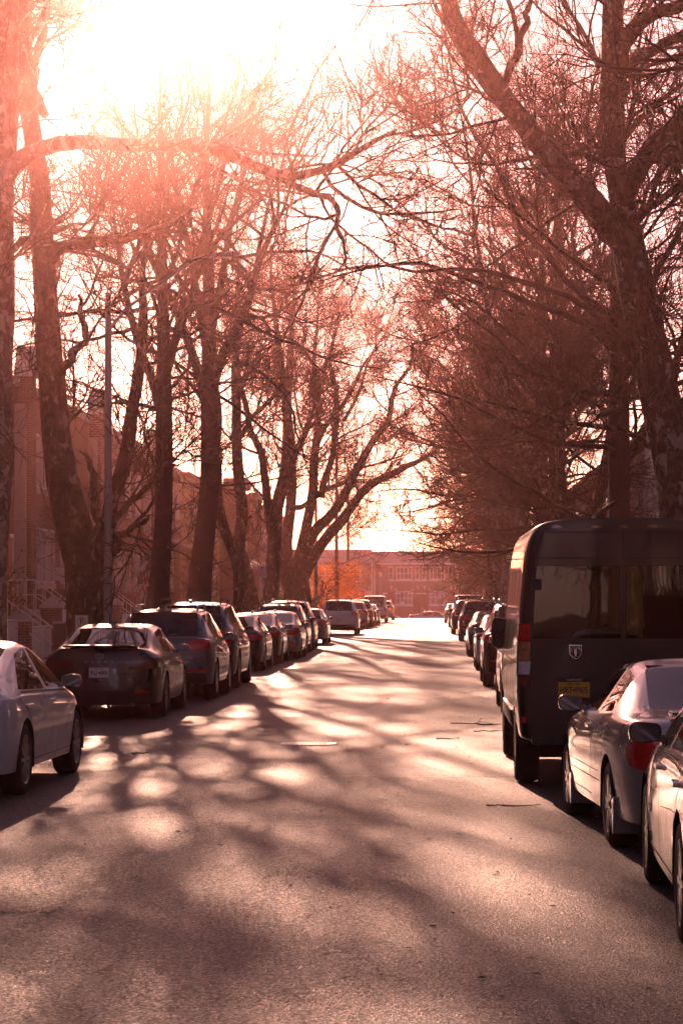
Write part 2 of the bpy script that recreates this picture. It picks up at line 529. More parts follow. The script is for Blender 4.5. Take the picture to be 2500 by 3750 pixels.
def finish_tree(name, base, label, cat, group, rng, L0, L1, twigs, bark, twig_m, leaves=None, leaf_m=None, k0=14, leaf_name='leaves'):
    """L0, L1 thick limbs -> trunk; twigs = list of (P, R, k) -> crown. All coordinates world; made local to base."""
    b = np.asarray(base)
    t = empty(name, tuple(base), 0, label, cat, group)
    Vs, Fs = [], []
    for (P, Q, k) in [(L0[0], L0[1], k0), (L1[0], L1[1], 7)]:
        v, f = tubes(P - b, Q, k); Vs.append(v); Fs.append(f)
    # lumps on the bark
    v = Vs[0]
    v += rng.normal(size=v.shape) * 0.006
    tr = link_mesh('trunk', np_mesh('trunk', Vs, Fs), bark, t)
    Vs, Fs = [], []
    for (P, Q, k) in twigs:
        v, f = tubes(P - b, Q, k); Vs.append(v); Fs.append(f)
    cr = link_mesh('crown', np_mesh('crown', Vs, Fs), twig_m, t)
    if leaves is not None:
        v, f = leaf_quads(rng, leaves[0] - b, leaves[1])
        link_mesh(leaf_name, np_mesh(leaf_name, [v], [f], sm=False), leaf_m, t)
    return t


def plane_from_limbs(name, base, lims, label, seed, bark='bark_plane', n1=7, l1=3.2, n2=8, n3=6, n4=3, l2=1.9, l3=1.0, l4=0.55, group=None, rt=0.0055, t0=0.25, up=0.05):
    rng = np.random.default_rng(seed)
    P0, R0 = stack(lims, 22)
    P0 = wobble(rng, P0, 0.035)
    # branches only from thinner limbs
    thin = np.array([i for i in range(len(lims)) if True])
    Lm = np.linalg.norm(np.diff(P0, axis=1), axis=2).sum(1)
    cnt = np.maximum(3, (Lm / 7.0 * n1)).astype(int)
    P1, R1 = grow(rng, P0, R0, cnt, t0, 1.0, 52, 14, lambda pos, t, i, g: l1 * (1.15 - 0.45 * t) * g.uniform(0.5, 1.35, len(t)), 0, 9, (0, 0, up), 0.16, 0.016, 0.014)
    tips = P0[:, -1]
    P2, R2 = grow(rng, np.concatenate([P1]), np.concatenate([R1]), n2, 0.15, 1.0, 48, 14, l2, 0.45, 6, (0, 0, 0.08), 0.17, 0.010, rt * 1.6)
    P3, R3 = grow(rng, P2, R2, n3, 0.15, 1.0, 46, 15, l3, 0.4, 5, (0, 0, 0.05), 0.16, 0.007, rt)
    P4, R4 = grow(rng, P3, R3, n4, 0.1, 1.0, 44, 16, l4, 0.3, 3 if base[1] < 90 else 2, (0, 0, 0.04), 0.14, 0.006, rt * 0.75)
    big = R1[:, 0] > 0.035
    return finish_tree(name, base, label, 'tree', group, rng, (P0, R0), (P1, R1), [(P2, R2, 4), (P3, R3, 3), (P4, R4, 3)], M[bark], M['twig'])


def auto_plane_limbs(rng, base, h=18.0, r=0.42, lean=(0, 0), n=4, fork=4.0, spread=0.5):
    b = np.array(base)
    lims = []
    top = b + np.array([lean[0], lean[1], fork])
    trunk = [b, b + (top - b) * 0.3, b + (top - b) * 0.65 + rng.normal(size=3) * 0.08, top]
    lims.append(([b - [0, 0, .1], b + [0, 0, 0.35]] + trunk[1:], [r * 1.45, r * 1.12, r, r * 0.92, r * 0.82]))
    az0 = rng.random() * 6.28
    for k in range(n):
        az = az0 + k * 6.28 / n + rng.normal() * 0.3
        sp = spread * rng.uniform(0.5, 1.3)
        L = (h - fork) * rng.uniform(0.85, 1.1)
        d = np.array([math.cos(az) * sp, math.sin(az) * sp, 1.0])
        start = b + (top - b) * rng.uniform(0.7, 0.98)
        p = [start]; dd = d / np.linalg.norm(d)
        for s in range(5):
            dd = dd + rng.normal(size=3) * 0.16 + np.array([0, 0, 0.06]); dd /= np.linalg.norm(dd)
            p.append(p[-1] + dd * L / 5)
        rr = r * rng.uniform(0.45, 0.62)
        lims.append((p, [rr, rr * 0.85, rr * 0.68, rr * 0.5, rr * 0.3, 0.03]))
    return lims


def oak_tree(name, base, label, seed, leader, h_first=3.0, n1=46, l1=5.5, group=None, bark='bark_oak', n2=9, n3=6, n4=3, rt=0.0055, leaf=0, bias=None, l2=1.9, l3=0.95, l4=0.42, up=0.0):
    """pin oak: a tall leader with many slender laterals, nearly level low down, rising steeply higher up"""
    rng = np.random.default_rng(seed)
    P0, R0 = stack(leader, 24)
    H = P0[0, -1, 2] - base[2]
    z0 = base[2]
    def ln(pos, t, i, g):
        u = np.clip((pos[:, 2] - z0 - h_first) / max(0.1, H - h_first), 0, 1)
        return l1 * (0.72 + 0.35 * np.sin(u * PI)) * np.clip(1.25 - 0.75 * u ** 2.2, .3, 2) * g.uniform(0.55, 1.2, len(t))
    t0 = h_first / H
    ks = [(n1 * 2 // 5, t0, t0 + (1 - t0) * .28, 82, up + .006), (n1 * 3 // 5, t0 + (1 - t0) * .18, t0 + (1 - t0) * .62, 60, up + .02), (n1 // 2, t0 + (1 - t0) * .5, .98, 40, up + .03)]
    PP, RR = [], []
    for (k, ta, tb, an, u_) in ks:
        p, r = grow(rng, P0, R0, max(1, k), ta, tb, an, 13, ln, 0, 12, (0, 0, u_), 0.15, 0.0105, 0.008, bias)
        PP.append(p); RR.append(r)
    P1 = np.concatenate(PP); R1 = np.concatenate(RR)
    P2, R2 = grow(rng, P1, R1, n2, 0.14, 1.0, 42, 13, l2, 0.45, 6, (0, 0, 0.03), 0.15, 0.008, rt * 1.5)
    P3, R3 = grow(rng, P2, R2, n3, 0.12, 1.0, 42, 15, l3, 0.4, 4, (0, 0, 0.03), 0.15, 0.007, rt)
    P4, R4 = grow(rng, P3, R3, n4, 0.1, 1.0, 42, 17, l4, 0.3, 3 if base[1] < 90 else 2, (0, 0, 0.03), 0.12, 0.006, rt * 0.75)
    leaves = None
    if leaf:
        pick = rng.integers(0, len(P3), leaf)
        leaves = (P3[pick, -1], 0.12)
    return finish_tree(name, base, label, 'tree', group, rng, (P0, R0), (P1, R1), [(P2, R2, 4), (P3, R3, 3), (P4, R4, 3)], M[bark], M['twig_oak'], leaves, M['leaf_brown'])


def L(pts, d, dd=0.0):
    """limb from picture positions: (px, py, r) at depth d running to d + dd"""
    n = len(pts); P = []; Q = []
    for k, (px, py, r) in enumerate(pts):
        P.append(at(px, py, d + dd * k / max(1, n - 1))); Q.append(r)
    return (P, Q)


def gpt(px, d): return (lat(px, d), d, 0.0)


ROWL = 'bare street trees along the left pavement'
ROWR = 'bare street trees along the right pavement'

# --- the big plane at the right, over the van
d = 40.0
plane_from_limbs('plane_tree', gpt(2555, d), [
    L([(2560, 2620, .62), (2545, 2480, .44), (2515, 2200, .38), (2480, 1800, .355), (2425, 1450, .335), (2375, 1200, .32), (2325, 1000, .305), (2288, 860, .27), (2268, 700, .2), (2235, 500, .19), (2232, 300, .185), (2240, 100, .175), (2238, -200, .15), (2250, -600, .1), (2260, -1000, .03)], d, 0.5),
    L([(2300, 900, .2), (2215, 810, .205), (2130, 715, .20), (2050, 622, .195), (1960, 520, .185), (1880, 420, .175), (1815, 315, .165), (1740, 200, .155), (1672, 100, .145), (1625, -40, .135), (1560, -250, .1), (1480, -500, .04)], d, -3),
    L([(2275, 800, .17), (2300, 690, .165), (2355, 600, .155), (2430, 500, .145), (2520, 430, .13), (2650, 330, .1), (2800, 200, .05)], d, -2),
    L([(2320, 640, .08), (2400, 580, .075), (2500, 585, .07), (2650, 560, .03)], d, 2),
    L([(2255, 260, .12), (2300, 140, .115), (2380, 62, .105), (2500, 12, .09), (2640, -40, .05)], d, -1),
    L([(2255, 290, .1), (2345, 205, .1), (2430, 160, .09), (2540, 110, .08), (2650, 60, .04)], d, 1),
    L([(1830, 330, .07), (1890, 200, .06), (1930, 60, .05), (1980, -150, .03)], d - 1.5, -1),
], 'massive mottled plane tree leaning over the black van, forking high above its roof', 11, n1=8, l1=2.8)

# --- the two big planes at the left edge
d = 48.0
plane_from_limbs('plane_tree', gpt(-60, d), [
    L([(-62, 2545, .6), (-58, 2440, .47), (-50, 2200, .42), (-32, 1900, .38), (-15, 1600, .36), (-10, 1300, .34), (-2, 1100, .33), (0, 900, .31), (-5, 700, .29), (5, 500, .27), (18, 250, .25), (25, 0, .23), (20, -300, .18), (30, -700, .05)], d),
    L([(0, 690, .2), (62, 605, .19), (125, 555, .17), (200, 532, .15), (330, 522, .14), (500, 522, .135), (650, 525, .13), (740, 535, .122), (830, 565, .115), (920, 610, .11), (1010, 642, .1), (1090, 645, .09), (1180, 615, .08), (1260, 580, .065), (1350, 520, .05), (1450, 470, .02)], d, -3),
    L([(985, 635, .07), (1100, 690, .065), (1210, 725, .055), (1250, 860, .04), (1260, 980, .015)], d - 2, -1),
    L([(10, 420, .12), (70, 250, .1), (150, 80, .08), (240, -150, .04)], d, 2),
    L([(-10, 1000, .1), (90, 880, .06), (220, 850, .05), (340, 800, .02)], d, -1),
], 'pale plane tree cut by the left edge, sending one long limb across the street', 12, bark='bark_plane_pale', n1=10, l1=2.8, n2=8, n3=5)
d = 52.0
plane_from_limbs('plane_tree', gpt(328, d), [
    L([(330, 2530, .75), (328, 2420, .56), (318, 2200, .48), (292, 2000, .41), (244, 1820, .36), (207, 1650, .32), (187, 1450, .295), (175, 1300, .285), (162, 1100, .26), (155, 900, .24), (150, 700, .22), (120, 500, .2), (95, 300, .19), (80, 100, .18), (60, -100, .15), (40, -400, .1), (30, -700, .03)], d),
    L([(330, 2150, .22), (375, 2035, .19), (392, 1960, .17), (428, 1790, .155), (470, 1612, .145), (492, 1480, .135), (518, 1340, .125), (522, 1150, .1), (530, 980, .07), (560, 800, .03)], d, 2),
    L([(345, 2080, .14), (362, 1985, .125), (352, 1900, .11), (346, 1790, .09), (330, 1700, .05), (300, 1640, .02)], d, -1.5),
    L([(375, 2050, .09), (420, 2022, .08), (446, 1970, .075), (513, 1918, .06), (560, 1905, .03)], d, -1),
    L([(400, 1955, .09), (422, 1914, .085), (473, 1845, .075), (576, 1742, .06), (640, 1690, .03)], d, 1),
    L([(195, 965, .15), (215, 915, .13), (300, 895, .12), (415, 886, .11), (500, 860, .1), (580, 829, .085), (680, 800, .05)], d, -2),
    L([(205, 1400, .11), (235, 1345, .1), (274, 1294, .085), (312, 1250, .07), (300, 1150, .06), (292, 1075, .02)], d, -1),
    L([(165, 420, .1), (120, 300, .1), (150, 150, .09), (185, -50, .06)], d, 1),
], 'mottled plane tree with a swollen forked trunk behind the black saloon', 13, n1=6, l1=2.5, n2=8, n3=5)

# --- oaks at the left with dense slender branches
d = 67.0
oak_tree('oak_tree', gpt(575, d), 'straight dark oak trunk between the forked plane and the flag house', 21,
         [L([(578, 2320, .45), (580, 2193, .31), (590, 2050, .27), (598, 1925, .25), (603, 1700, .24), (600, 1500, .23), (600, 1300, .2), (596, 1000, .14), (590, 700, .1), (588, 400, .05), (585, 200, .02)], d),
          L([(602, 1560, .15), (560, 1400, .125), (500, 1230, .105), (450, 1020, .08), (420, 800, .04), (405, 650, .015)], d, 2),
          L([(600, 1400, .13), (640, 1260, .11), (700, 1090, .09), (735, 900, .06), (780, 700, .015)], d, -2)],
         h_first=4.4, n1=14, l1=5.0, n2=7, n3=5)
d = 79.0
oak_tree('oak_tree', gpt(728, d), 'thick dark oak with a bottle shaped trunk beside the tan stucco wall', 22,
         [L([(728, 2380, .6), (729, 2215, .42), (738, 2059, .37), (756, 1925, .335), (770, 1746, .32), (770, 1612, .31), (767, 1434, .28), (765, 1200, .23), (762, 900, .16), (755, 600, .1), (768, 300, .05), (760, 100, .02)], d),
          L([(769, 1520, .2), (720, 1340, .16), (650, 1150, .13), (560, 960, .09), (500, 760, .05), (470, 600, .015)], d, 2),
          L([(768, 1440, .19), (820, 1290, .16), (900, 1130, .13), (960, 930, .1), (1040, 760, .05), (1080, 620, .015)], d, -2),
          L([(766, 1330, .16), (730, 1130, .13), (690, 900, .1), (640, 650, .06), (620, 450, .015)], d, -3),
          L([(766, 1250, .15), (810, 1040, .12), (850, 800, .09), (910, 560, .05), (930, 380, .015)], d, 3)],
         h_first=5.0, n1=11, l1=5.4, leaf=60, n2=7, n3=5)
# --- planes further along the left
d = 95.0
plane_from_limbs('plane_tree', gpt(888, d), [
    L([(890, 2370, .5), (887, 2193, .31), (878, 2059, .29), (872, 2000, .25), (890, 1925, .235), (880, 1791, .22), (868, 1657, .21), (863, 1523, .2), (860, 1350, .16), (870, 1150, .1), (880, 950, .04)], d),
    L([(875, 2080, .24), (850, 2010, .21), (832, 1970, .2), (805, 1880, .19), (796, 1791, .18), (792, 1650, .16), (800, 1500, .13), (780, 1300, .09), (760, 1100, .03)], d, -2),
    L([(862, 1640, .1), (920, 1540, .09), (1000, 1450, .08), (1080, 1330, .06), (1130, 1200, .02)], d, 1),
], 'slim pale plane tree splitting low into two stems near the awning', 14, n1=9, l1=3.0)
d = 112.0
plane_from_limbs('plane_tree', gpt(965, d), [
    L([(960, 2345, .6), (975, 2250, .4), (988, 2193, .36), (1000, 2000, .33), (1018, 1836, .3), (1042, 1740, .27), (1050, 1600, .24), (1045, 1450, .2), (1020, 1300, .15), (1000, 1100, .1), (990, 900, .03)], d),
    L([(1000, 1970, .24), (988, 1903, .22), (966, 1746, .19), (950, 1650, .17), (912, 1568, .15), (890, 1450, .13), (860, 1300, .08), (840, 1150, .03)], d, 2),
    L([(935, 2230, .3), (918, 2160, .28), (900, 2060, .2), (880, 2000, .14)], d, -1),
    L([(1040, 1760, .16), (1090, 1640, .14), (1150, 1500, .12), (1190, 1350, .08), (1230, 1200, .03)], d, 2),
], 'leaning plane tree with a crooked elbow in front of the red brick row', 15, n1=9, l1=3.2)
d = 135.0
plane_from_limbs('plane_tree', gpt(1088, d), [
    L([(1085, 2325, 1.15), (1086, 2240, .85), (1085, 2140, .72), (1080, 2070, .5)], d),
    L([(1060, 2160, .42), (1048, 2060, .38), (1051, 1970, .34), (1062, 1880, .30), (1066, 1746, .28), (1064, 1657, .27), (1055, 1478, .23), (1060, 1300, .16), (1075, 1100, .1), (1080, 950, .03)], d, -2),
    L([(1090, 2090, .36), (1110, 1990, .31), (1128, 1903, .29), (1145, 1791, .27), (1153, 1657, .24), (1162, 1523, .2), (1150, 1380, .14), (1160, 1200, .08), (1170, 1050, .03)], d, 2),
    L([(1085, 2090, .36), (1112, 2030, .33), (1149, 1947, .3), (1225, 1871, .27), (1279, 1782, .24), (1318, 1704, .22), (1370, 1610, .19), (1425, 1545, .16), (1440, 1430, .12), (1500, 1340, .09), (1560, 1260, .03)], d, -3),
    L([(1110, 2110, .36), (1150, 2030, .32), (1211, 1947, .29), (1270, 1876, .26), (1330, 1800, .24), (1400, 1748, .21), (1470, 1712, .18), (1530, 1690, .13), (1610, 1640, .07), (1680, 1600, .03)], d, -5),
    L([(1080, 1860, .16), (1113, 1850, .15), (1180, 1800, .14), (1270, 1760, .12), (1300, 1720, .08), (1400, 1690, .06), (1500, 1660, .02)], d, 1),
    L([(1155, 1640, .16), (1190, 1560, .15), (1240, 1500, .13), (1290, 1430, .11), (1330, 1340, .08), (1390, 1260, .03)], d, -1),
    L([(1175, 1820, .2), (1210, 1690, .18), (1230, 1560, .17), (1225, 1420, .14), (1210, 1300, .1), (1250, 1150, .03)], d, 3),
    L([(1260, 1540, .1), (1310, 1440, .09), (1350, 1320, .07), (1420, 1200, .03)], d, 2),
], 'widest plane tree with many stems fanning from one stump over the road', 16, n1=9, l1=3.0, n2=8, n3=6, n4=4, rt=.007)

# --- automatic trees: right row, far row, behind
def right_tree(px_x, d, kind, label, seed, **kw):
    base = (px_x, d, 0.0)
    if kind == 'plane':
        rng = np.random.default_rng(seed + 500)
        lims = auto_plane_limbs(rng, base, **kw.pop('shape', {}))
        return plane_from_limbs('plane_tree', base, lims, label, seed, **kw)
    H = kw.pop('h', 19.0); r = kw.pop('r', 0.34); ln = kw.pop('lean', 0.0)
    z = [0, .5, 2, 5, 9, 13, H * .85, H]
    rr = [r * 1.5, r * 1.15, r, r * .92, r * .75, r * .5, r * .22, 0.02]
    leader = [([(base[0] + ln * q / H, d, q) for q in z], rr)]
    return oak_tree('oak_tree', base, label, seed, leader, **kw)


right_tree(lat(2265, 55), 55.0, 'oak', 'straight dark oak trunk rising directly behind the van roof', 31, h=20, r=.27, h_first=3.2, n1=40, l1=6.0, bias=np.array([-0.2, -0.05, 0]))
right_tree(lat(2132, 68), 68.0, 'plane', 'plane tree with a slanting fork seen left of the straight oak trunk', 32, shape=dict(h=17, r=.3, n=4, fork=3.2, spread=.55), n1=10, rt=.007)
right_tree(lat(2038, 82), 82.0, 'oak', 'dark oak with drooping boughs behind the front left corner of the van roof', 33, h=19, r=.33, h_first=3.4, n1=42, l1=6.2, bias=np.array([-0.3, 0, 0]), leaf=380)
right_tree(lat(1979, 96), 96.0, 'oak', 'dark trunked oak whose twigs hang low over the van mirror', 34, h=18, r=.34, h_first=3.0, n1=42, l1=6.2, rt=.0075, bias=np.array([-0.3, 0, 0]), leaf=420)
right_tree(lat(1917, 111), 111.0, 'plane', 'pale barked plane trunk standing second behind the van flank', 35, bark='bark_plane_pale', shape=dict(h=18, r=.36, n=4, fork=7.0, spread=.5), n1=10, rt=.008)
right_tree(lat(1862, 126), 126.0, 'plane', 'pale plane trunk showing just left of the van roof corner', 36, bark='bark_plane_pale', shape=dict(h=18, r=.4, n=5, fork=6.0, spread=.55), n1=10, rt=.007)
right_tree(lat(1832, 146), 146.0, 'oak', 'stout dark oak trunk above the dark parked SUV with red lamps', 37, h=18, r=.46, h_first=2.6, n1=42, l1=6.2, rt=.0075, bias=np.array([-0.3, 0, 0]), leaf=1100)
right_tree(4.3, 162.0, 'oak', 'oak with rusty low twigs above the pale passenger van', 38, h=17, r=.34, h_first=2.4, n1=40, l1=5.8, n3=6, rt=.009, bias=np.array([-0.3, 0, 0]), leaf=1300)
right_tree(4.4, 180.0, 'oak', 'oak with orange leaf remnants near the far right corner', 39, h=16, r=.34, h_first=2.4, n1=40, l1=5.6, n3=6, rt=.009, bias=np.array([-0.25, 0, 0]), leaf=1500)
right_tree(4.6, 200.0, 'oak', 'last oak of the right row beside the cross street', 40, h=15, r=.32, h_first=2.4, n1=44, l1=5.2, n3=7, rt=.01, leaf=1300)
right_tree(-9.2, 29.0, 'plane', 'plane tree just outside the left frame edge, shading the near road', 43, shape=dict(h=17, r=.42, n=6, fork=7.0, spread=.5), n1=10)
right_tree(5.4, 19.0, 'plane', 'plane tree just outside the right frame edge beside the silver coupe', 44, shape=dict(h=16, r=.40, n=5, fork=7.6, spread=.40), n1=10)
# young tree with orange leaves, left far
_o = right_tree(lat(1232, 186), 186.0, 'oak', 'young bare tree with orange autumn leaves low down behind the white SUV', 41, h=11, r=.16, h_first=1.8, n1=16, l1=3.4, n2=7, n3=5, n4=3, up=0.03)
_rng = np.random.default_rng(5)
_c = np.stack([_rng.normal(0, 1.7, 5200), _rng.normal(0, 1.5, 5200), 2.3 + np.abs(_rng.normal(0, 1.25, 5200)) * _rng.choice([-.8, 1], 5200, p=[.4, .6])], 1)
_cl = np.repeat(np.stack([_rng.normal(0, 1.6, 130), _rng.normal(0, 1.4, 130), _rng.uniform(0.7, 4.3, 130)], 1), 40, 0)[:5200]
_c = _cl + _rng.normal(0, .28, (5200, 3))
_v, _f = leaf_quads(_rng, _c, 0.17)
link_mesh('leaves', np_mesh('leaves', [_v], [_f], sm=False), M['leaf_orange'], _o)
right_tree(-7.2, 205.0, 'oak', 'small twiggy tree by the stop sign on the left corner', 42, h=10, r=.14, h_first=2.2, n1=14, l1=3.0, n2=7, n3=5, n4=3, leaf=200)

# the same street goes on behind the viewpoint (mirrored in windows and paint, and shading the cars)
KIDS = {}
for o in bpy.data.objects:
    if o.parent: KIDS.setdefault(o.parent.name, []).append(o)
_all = {o['label']: o for o in bpy.data.objects if 'label' in o}
for lb, (x, y, rz), new in [
        ('massive mottled plane tree leaning over the black van, forking high above its roof', (4.9, -9, 2.4), 'mottled plane tree behind the viewpoint on the right pavement, nearest the coupe'),
        ('slim pale plane tree splitting low into two stems near the awning', (-7.6, -6, 1.0), 'slim plane tree behind the viewpoint on the left pavement, nearest'),
        ('dark oak with drooping boughs behind the front left corner of the van roof', (5.0, -27, 2.0), 'dark oak behind the viewpoint on the right pavement'),
        ('thick dark oak with a bottle shaped trunk beside the tan stucco wall', (-7.8, -24, .6), 'thick oak behind the viewpoint on the left pavement'),
        ('pale barked plane trunk standing second behind the van flank', (-7.6, -42, .3), 'plane tree behind the viewpoint, farthest on the left'),
        ('stout dark oak trunk above the dark parked SUV with red lamps', (4.8, -45, 2.9), 'stout oak behind the viewpoint, farthest on the right')]:
    c = copy_tree(_all[lb], KIDS)
    c.location = (x, y, 0); c.rotation_euler = (0, 0, rz); c['label'] = new
# ------------------------------------------------------------------ ground, road, pavements
def strip(name, x0, x1, ys, z, mat, thick=None, kind='structure', nx=1):
    """a sheet following the fall of the ground; thick = height of a slab"""
    xs = np.linspace(x0, x1, nx + 1)
    v = []; f = []
    for y in ys:
        for x in xs: v.append((x, y, ground_z(y) + z))
    w = nx + 1
    for i in range(len(ys) - 1):
        for j in range(nx): f.append((i * w + j, i * w + j + 1, (i + 1) * w + j + 1, (i + 1) * w + j))
    b = MB().add(v, f)
    if thick:
        n = len(v)
        b.add([(p[0], p[1], p[2] - thick) for p in v], [])
        for i in range(len(ys) - 1):
            b.f.append((i * w, (i + 1) * w, n + (i + 1) * w, n + i * w)); b.mi.append(0)
            b.f.append((i * w + nx, n + i * w + nx, n + (i + 1) * w + nx, (i + 1) * w + nx)); b.mi.append(0)
        b.f.append((0, n, n + nx, nx) if nx == 1 else (0, n, n + nx, nx)); b.mi.append(0)
        e = (len(ys) - 1) * w
        b.f.append((e, e + nx, n + e + nx, n + e)); b.mi.append(0)
    return tag(b.build(name, mat), kind=kind)


YS = [-60, 0, 60, 120, 180, 221, 224, 227, 230, 233, 237]
strip('ground', -900, 900, [-300] + YS + [300, 950], -0.03, M['earth'], nx=6)
RX0, RX1 = -6.3, 3.15
strip('road', RX0, RX1, YS, 0.0, M['asphalt'])
strip('cross_road', -160, 160, [237, 262], 0.0, M['asphalt'])
for nm, x0, x1 in (('left_pavement', -11.0, RX0 - 0.16), ('right_pavement', RX1 + 0.16, 7.6)):
    strip(nm, x0, x1, YS[:-1], 0.12, M['concrete'], 0.14)
for nm, x0, x1 in (('left_kerb', RX0 - 0.16, RX0), ('right_kerb', RX1, RX1 + 0.16)):
    strip(nm, x0, x1, YS[:-1], 0.125, M['kerb'], 0.16)
strip('far_pavement', -160, 160, [262, 268], 0.12, M['concrete'], 0.14)
strip('left_yards', -40, -11.0, YS[:-1], 0.06, M['concrete'], 0.08)
strip('right_yards', 7.6, 40, YS[:-1], 0.06, M['concrete'], 0.08)

# repairs in the road: patches with ragged edges and a sealed crack
def ragged(name, x0, x1, y0, y1, mat, seed, z=.004):
    rng = np.random.default_rng(seed); pts = []
    for (a, b, n) in [((x0, y0), (x1, y0), 14), ((x1, y0), (x1, y1), 18), ((x1, y1), (x0, y1), 14), ((x0, y1), (x0, y0), 18)]:
        for k in range(n):
            u = k / n; pts.append((a[0] + (b[0] - a[0]) * u + rng.normal() * .018, a[1] + (b[1] - a[1]) * u + rng.normal() * .03, z))
    tag(MB().add(pts, [tuple(range(len(pts)))]).build(name, mat), kind='structure')


ragged('road_patch', -3.1, -1.9, 33.5, 38.5, M['asphalt_dark'], 3)
ragged('road_patch', -.9, .35, 52.0, 61.0, M['asphalt_dark'], 4)
ragged('road_patch', -3.2, -2.2, 14.2, 16.6, M['asphalt_dark'], 5)
_rng = np.random.default_rng(9); _v = []; _f = []
for k in range(60):
    u = k / 59; x = -1.15 + 2.2 * u; y = 25.05 + .05 * math.sin(u * 9) + _rng.normal() * .015; w = .012 + .02 * _rng.random()
    _v += [(x, y - w, .0045), (x, y + w, .0045)]
tag(MB().add(_v, [(2 * k, 2 * k + 2, 2 * k + 3, 2 * k + 1) for k in range(59)]).build('road_crack', M['tar']), kind='structure')

# manhole cover: ring, lid and raised bars
_m = empty('manhole_cover', (lat(1130, 30.6), 30.6, 0.0), 0.1, 'worn shiny iron manhole cover lying in the middle of the road', 'manhole cover')
MB().lathe([(0.29, 0.001), (0.29, 0.007), (0.30, 0.012), (0.36, 0.012), (0.372, 0.001)], 40).build('frame', M['grey_metal'], _m, 0.5)
_b = MB().lathe([(0.0, 0.006), (0.288, 0.006)], 40)
for i in range(-5, 6):
    for j in range(-5, 6):
        if (i * i + j * j) < 24: _b.box(i * .05 - .017, i * .05 + .017, j * .05 - .017, j * .05 + .017, .005, .0135)
M['worn_iron'] = pbr('worn_iron', (0.7, 0.67, 0.65), 0.42, metal=0.6, var=0.15, scale=20)
_b.build('lid', M['worn_iron'], _m)


def debris_branch(px, py, length, rz, label, seed, nb=4):
    rng = np.random.default_rng(seed)
    d = FPX * EYE / (py - HY)
    P = [(np.array([-length / 2 + length * k / 6, rng.normal() * .07 * length, .012 + .012 * rng.random()])) for k in range(7)]
    P0 = np.array([P]); R0 = np.linspace(.009, .004, 7)[None]
    P1, R1 = grow(rng, P0, R0, nb, .2, .95, 45, 10, length * .35, .3, 5, (0, 0, -.05), .15, .01, .003)
    P1[..., 2] = np.clip(P1[..., 2], .006, .10)
    v, f = tubes(P0, R0, 6); v1, f1 = tubes(P1, R1, 4)
    o = link_mesh('fallen_branch', np_mesh('fallen_branch', [v, v1], [f, f1]), M['twig'])
    o.location = (lat(px, d), d, 0.0); o.rotation_euler = (0, 0, rz)
    tag(o, label, 'branch', 'broken twigs on the road')


debris_branch(1765, 2655, .95, -.15, 'forked fallen branch lying beside the front wheel of the black van', 1, 6)
debris_branch(1788, 2681, .42, .1, 'straight thin stick lying just nearer than the forked fallen branch', 2, 2)
debris_branch(1640, 2708, .3, .4, 'small crooked twig on the road left of the fallen branch', 3, 3)
debris_branch(1900, 2957, .3, 0.0, 'flat piece of bark on the road near the silver coupe', 4, 1)
debris_branch(1812, 2956, .16, 0.2, 'short bark chip on the road left of the flat bark piece', 5, 1)
debris_branch(515, 2763, .2, 0.1, 'short dark stick on the road between the white car and black saloon', 6, 1)
_rng = np.random.default_rng(77)
_b = MB()
for k in range(520):
    y = 10 + 120 * _rng.random() ** 1.6
    x = _rng.normal(.2, .75) if _rng.random() < .7 else _rng.uniform(-5, 2.5)
    if not (-5.5 < x < 2.8): continue
    s = _rng.uniform(.008, .035); a = _rng.random() * 6.28
    c, q = math.cos(a) * s, math.sin(a) * s
    h = _rng.uniform(.004, .015)
    _b.add([(x - c, y - q, .004), (x + q * .5, y - c * .5, h), (x + c, y + q, .005), (x - q * .5, y + c * .5, h * .6 + .003)], [(0, 1, 2, 3)])
tag(_b.build('leaf_litter', M['twig']), kind='stuff', label='scattered bits of leaf and bark on the asphalt', cat='litter')

# ------------------------------------------------------------------ row houses
XF = -13.0
M['curtain_pale'] = pbr('curtain_pale', (0.42, 0.3, 0.3), .7, var=.25, scale=1.5)


def window_on(parent, y, z0, z1, w, face, side=1, depth=0.13, sill=True, bars=1, mat='white_paint', pane='house_glass', muntin=0):
    """sash window on a facade lying in the plane x = face, looking towards +x (side 1) or -x (side -1); local coordinates of the house"""
    s = side
    x0, x1 = sorted((face - 0.02 * s, face + depth * s))
    t = 0.065
    b = MB()
    b.box(x0, x1, y - w / 2, y - w / 2 + t, z0, z1)
    b.box(x0, x1, y + w / 2 - t, y + w / 2, z0, z1)
    b.box(x0, x1, y - w / 2 + t, y + w / 2 - t, z1 - t, z1)
    b.box(x0, x1, y - w / 2 + t, y + w / 2 - t, z0, z0 + t)
    xi0, xi1 = sorted((face - 0.02 * s, face + depth * .75 * s))
    for k in range(bars):
        zz = z0 + (z1 - z0) * (k + 1) / (bars + 1)
        b.box(xi0, xi1, y - w / 2 + t, y + w / 2 - t, zz - .025, zz + .025)
    for k in range(muntin):
        yy = y - w / 2 + w * (k + 1) / (muntin + 1)
        b.box(xi0, xi1 - .002 * s, yy - .02, yy + .02, z0 + t, z1 - t)
    f = b.build('window', M[mat], parent)
    MB().box(*sorted((face - 0.01 * s, face + depth * .2 * s)), y - w / 2 + t, y + w / 2 - t, z0 + t, z1 - t).build('pane', M[pane], f)
    if sill:
        MB().box(*sorted((face - .01 * s, face + .16 * s)), y - w / 2 - .1, y + w / 2 + .1, z0 - .2, z0 - .005).build('sill', M['stone'], f)
    return f


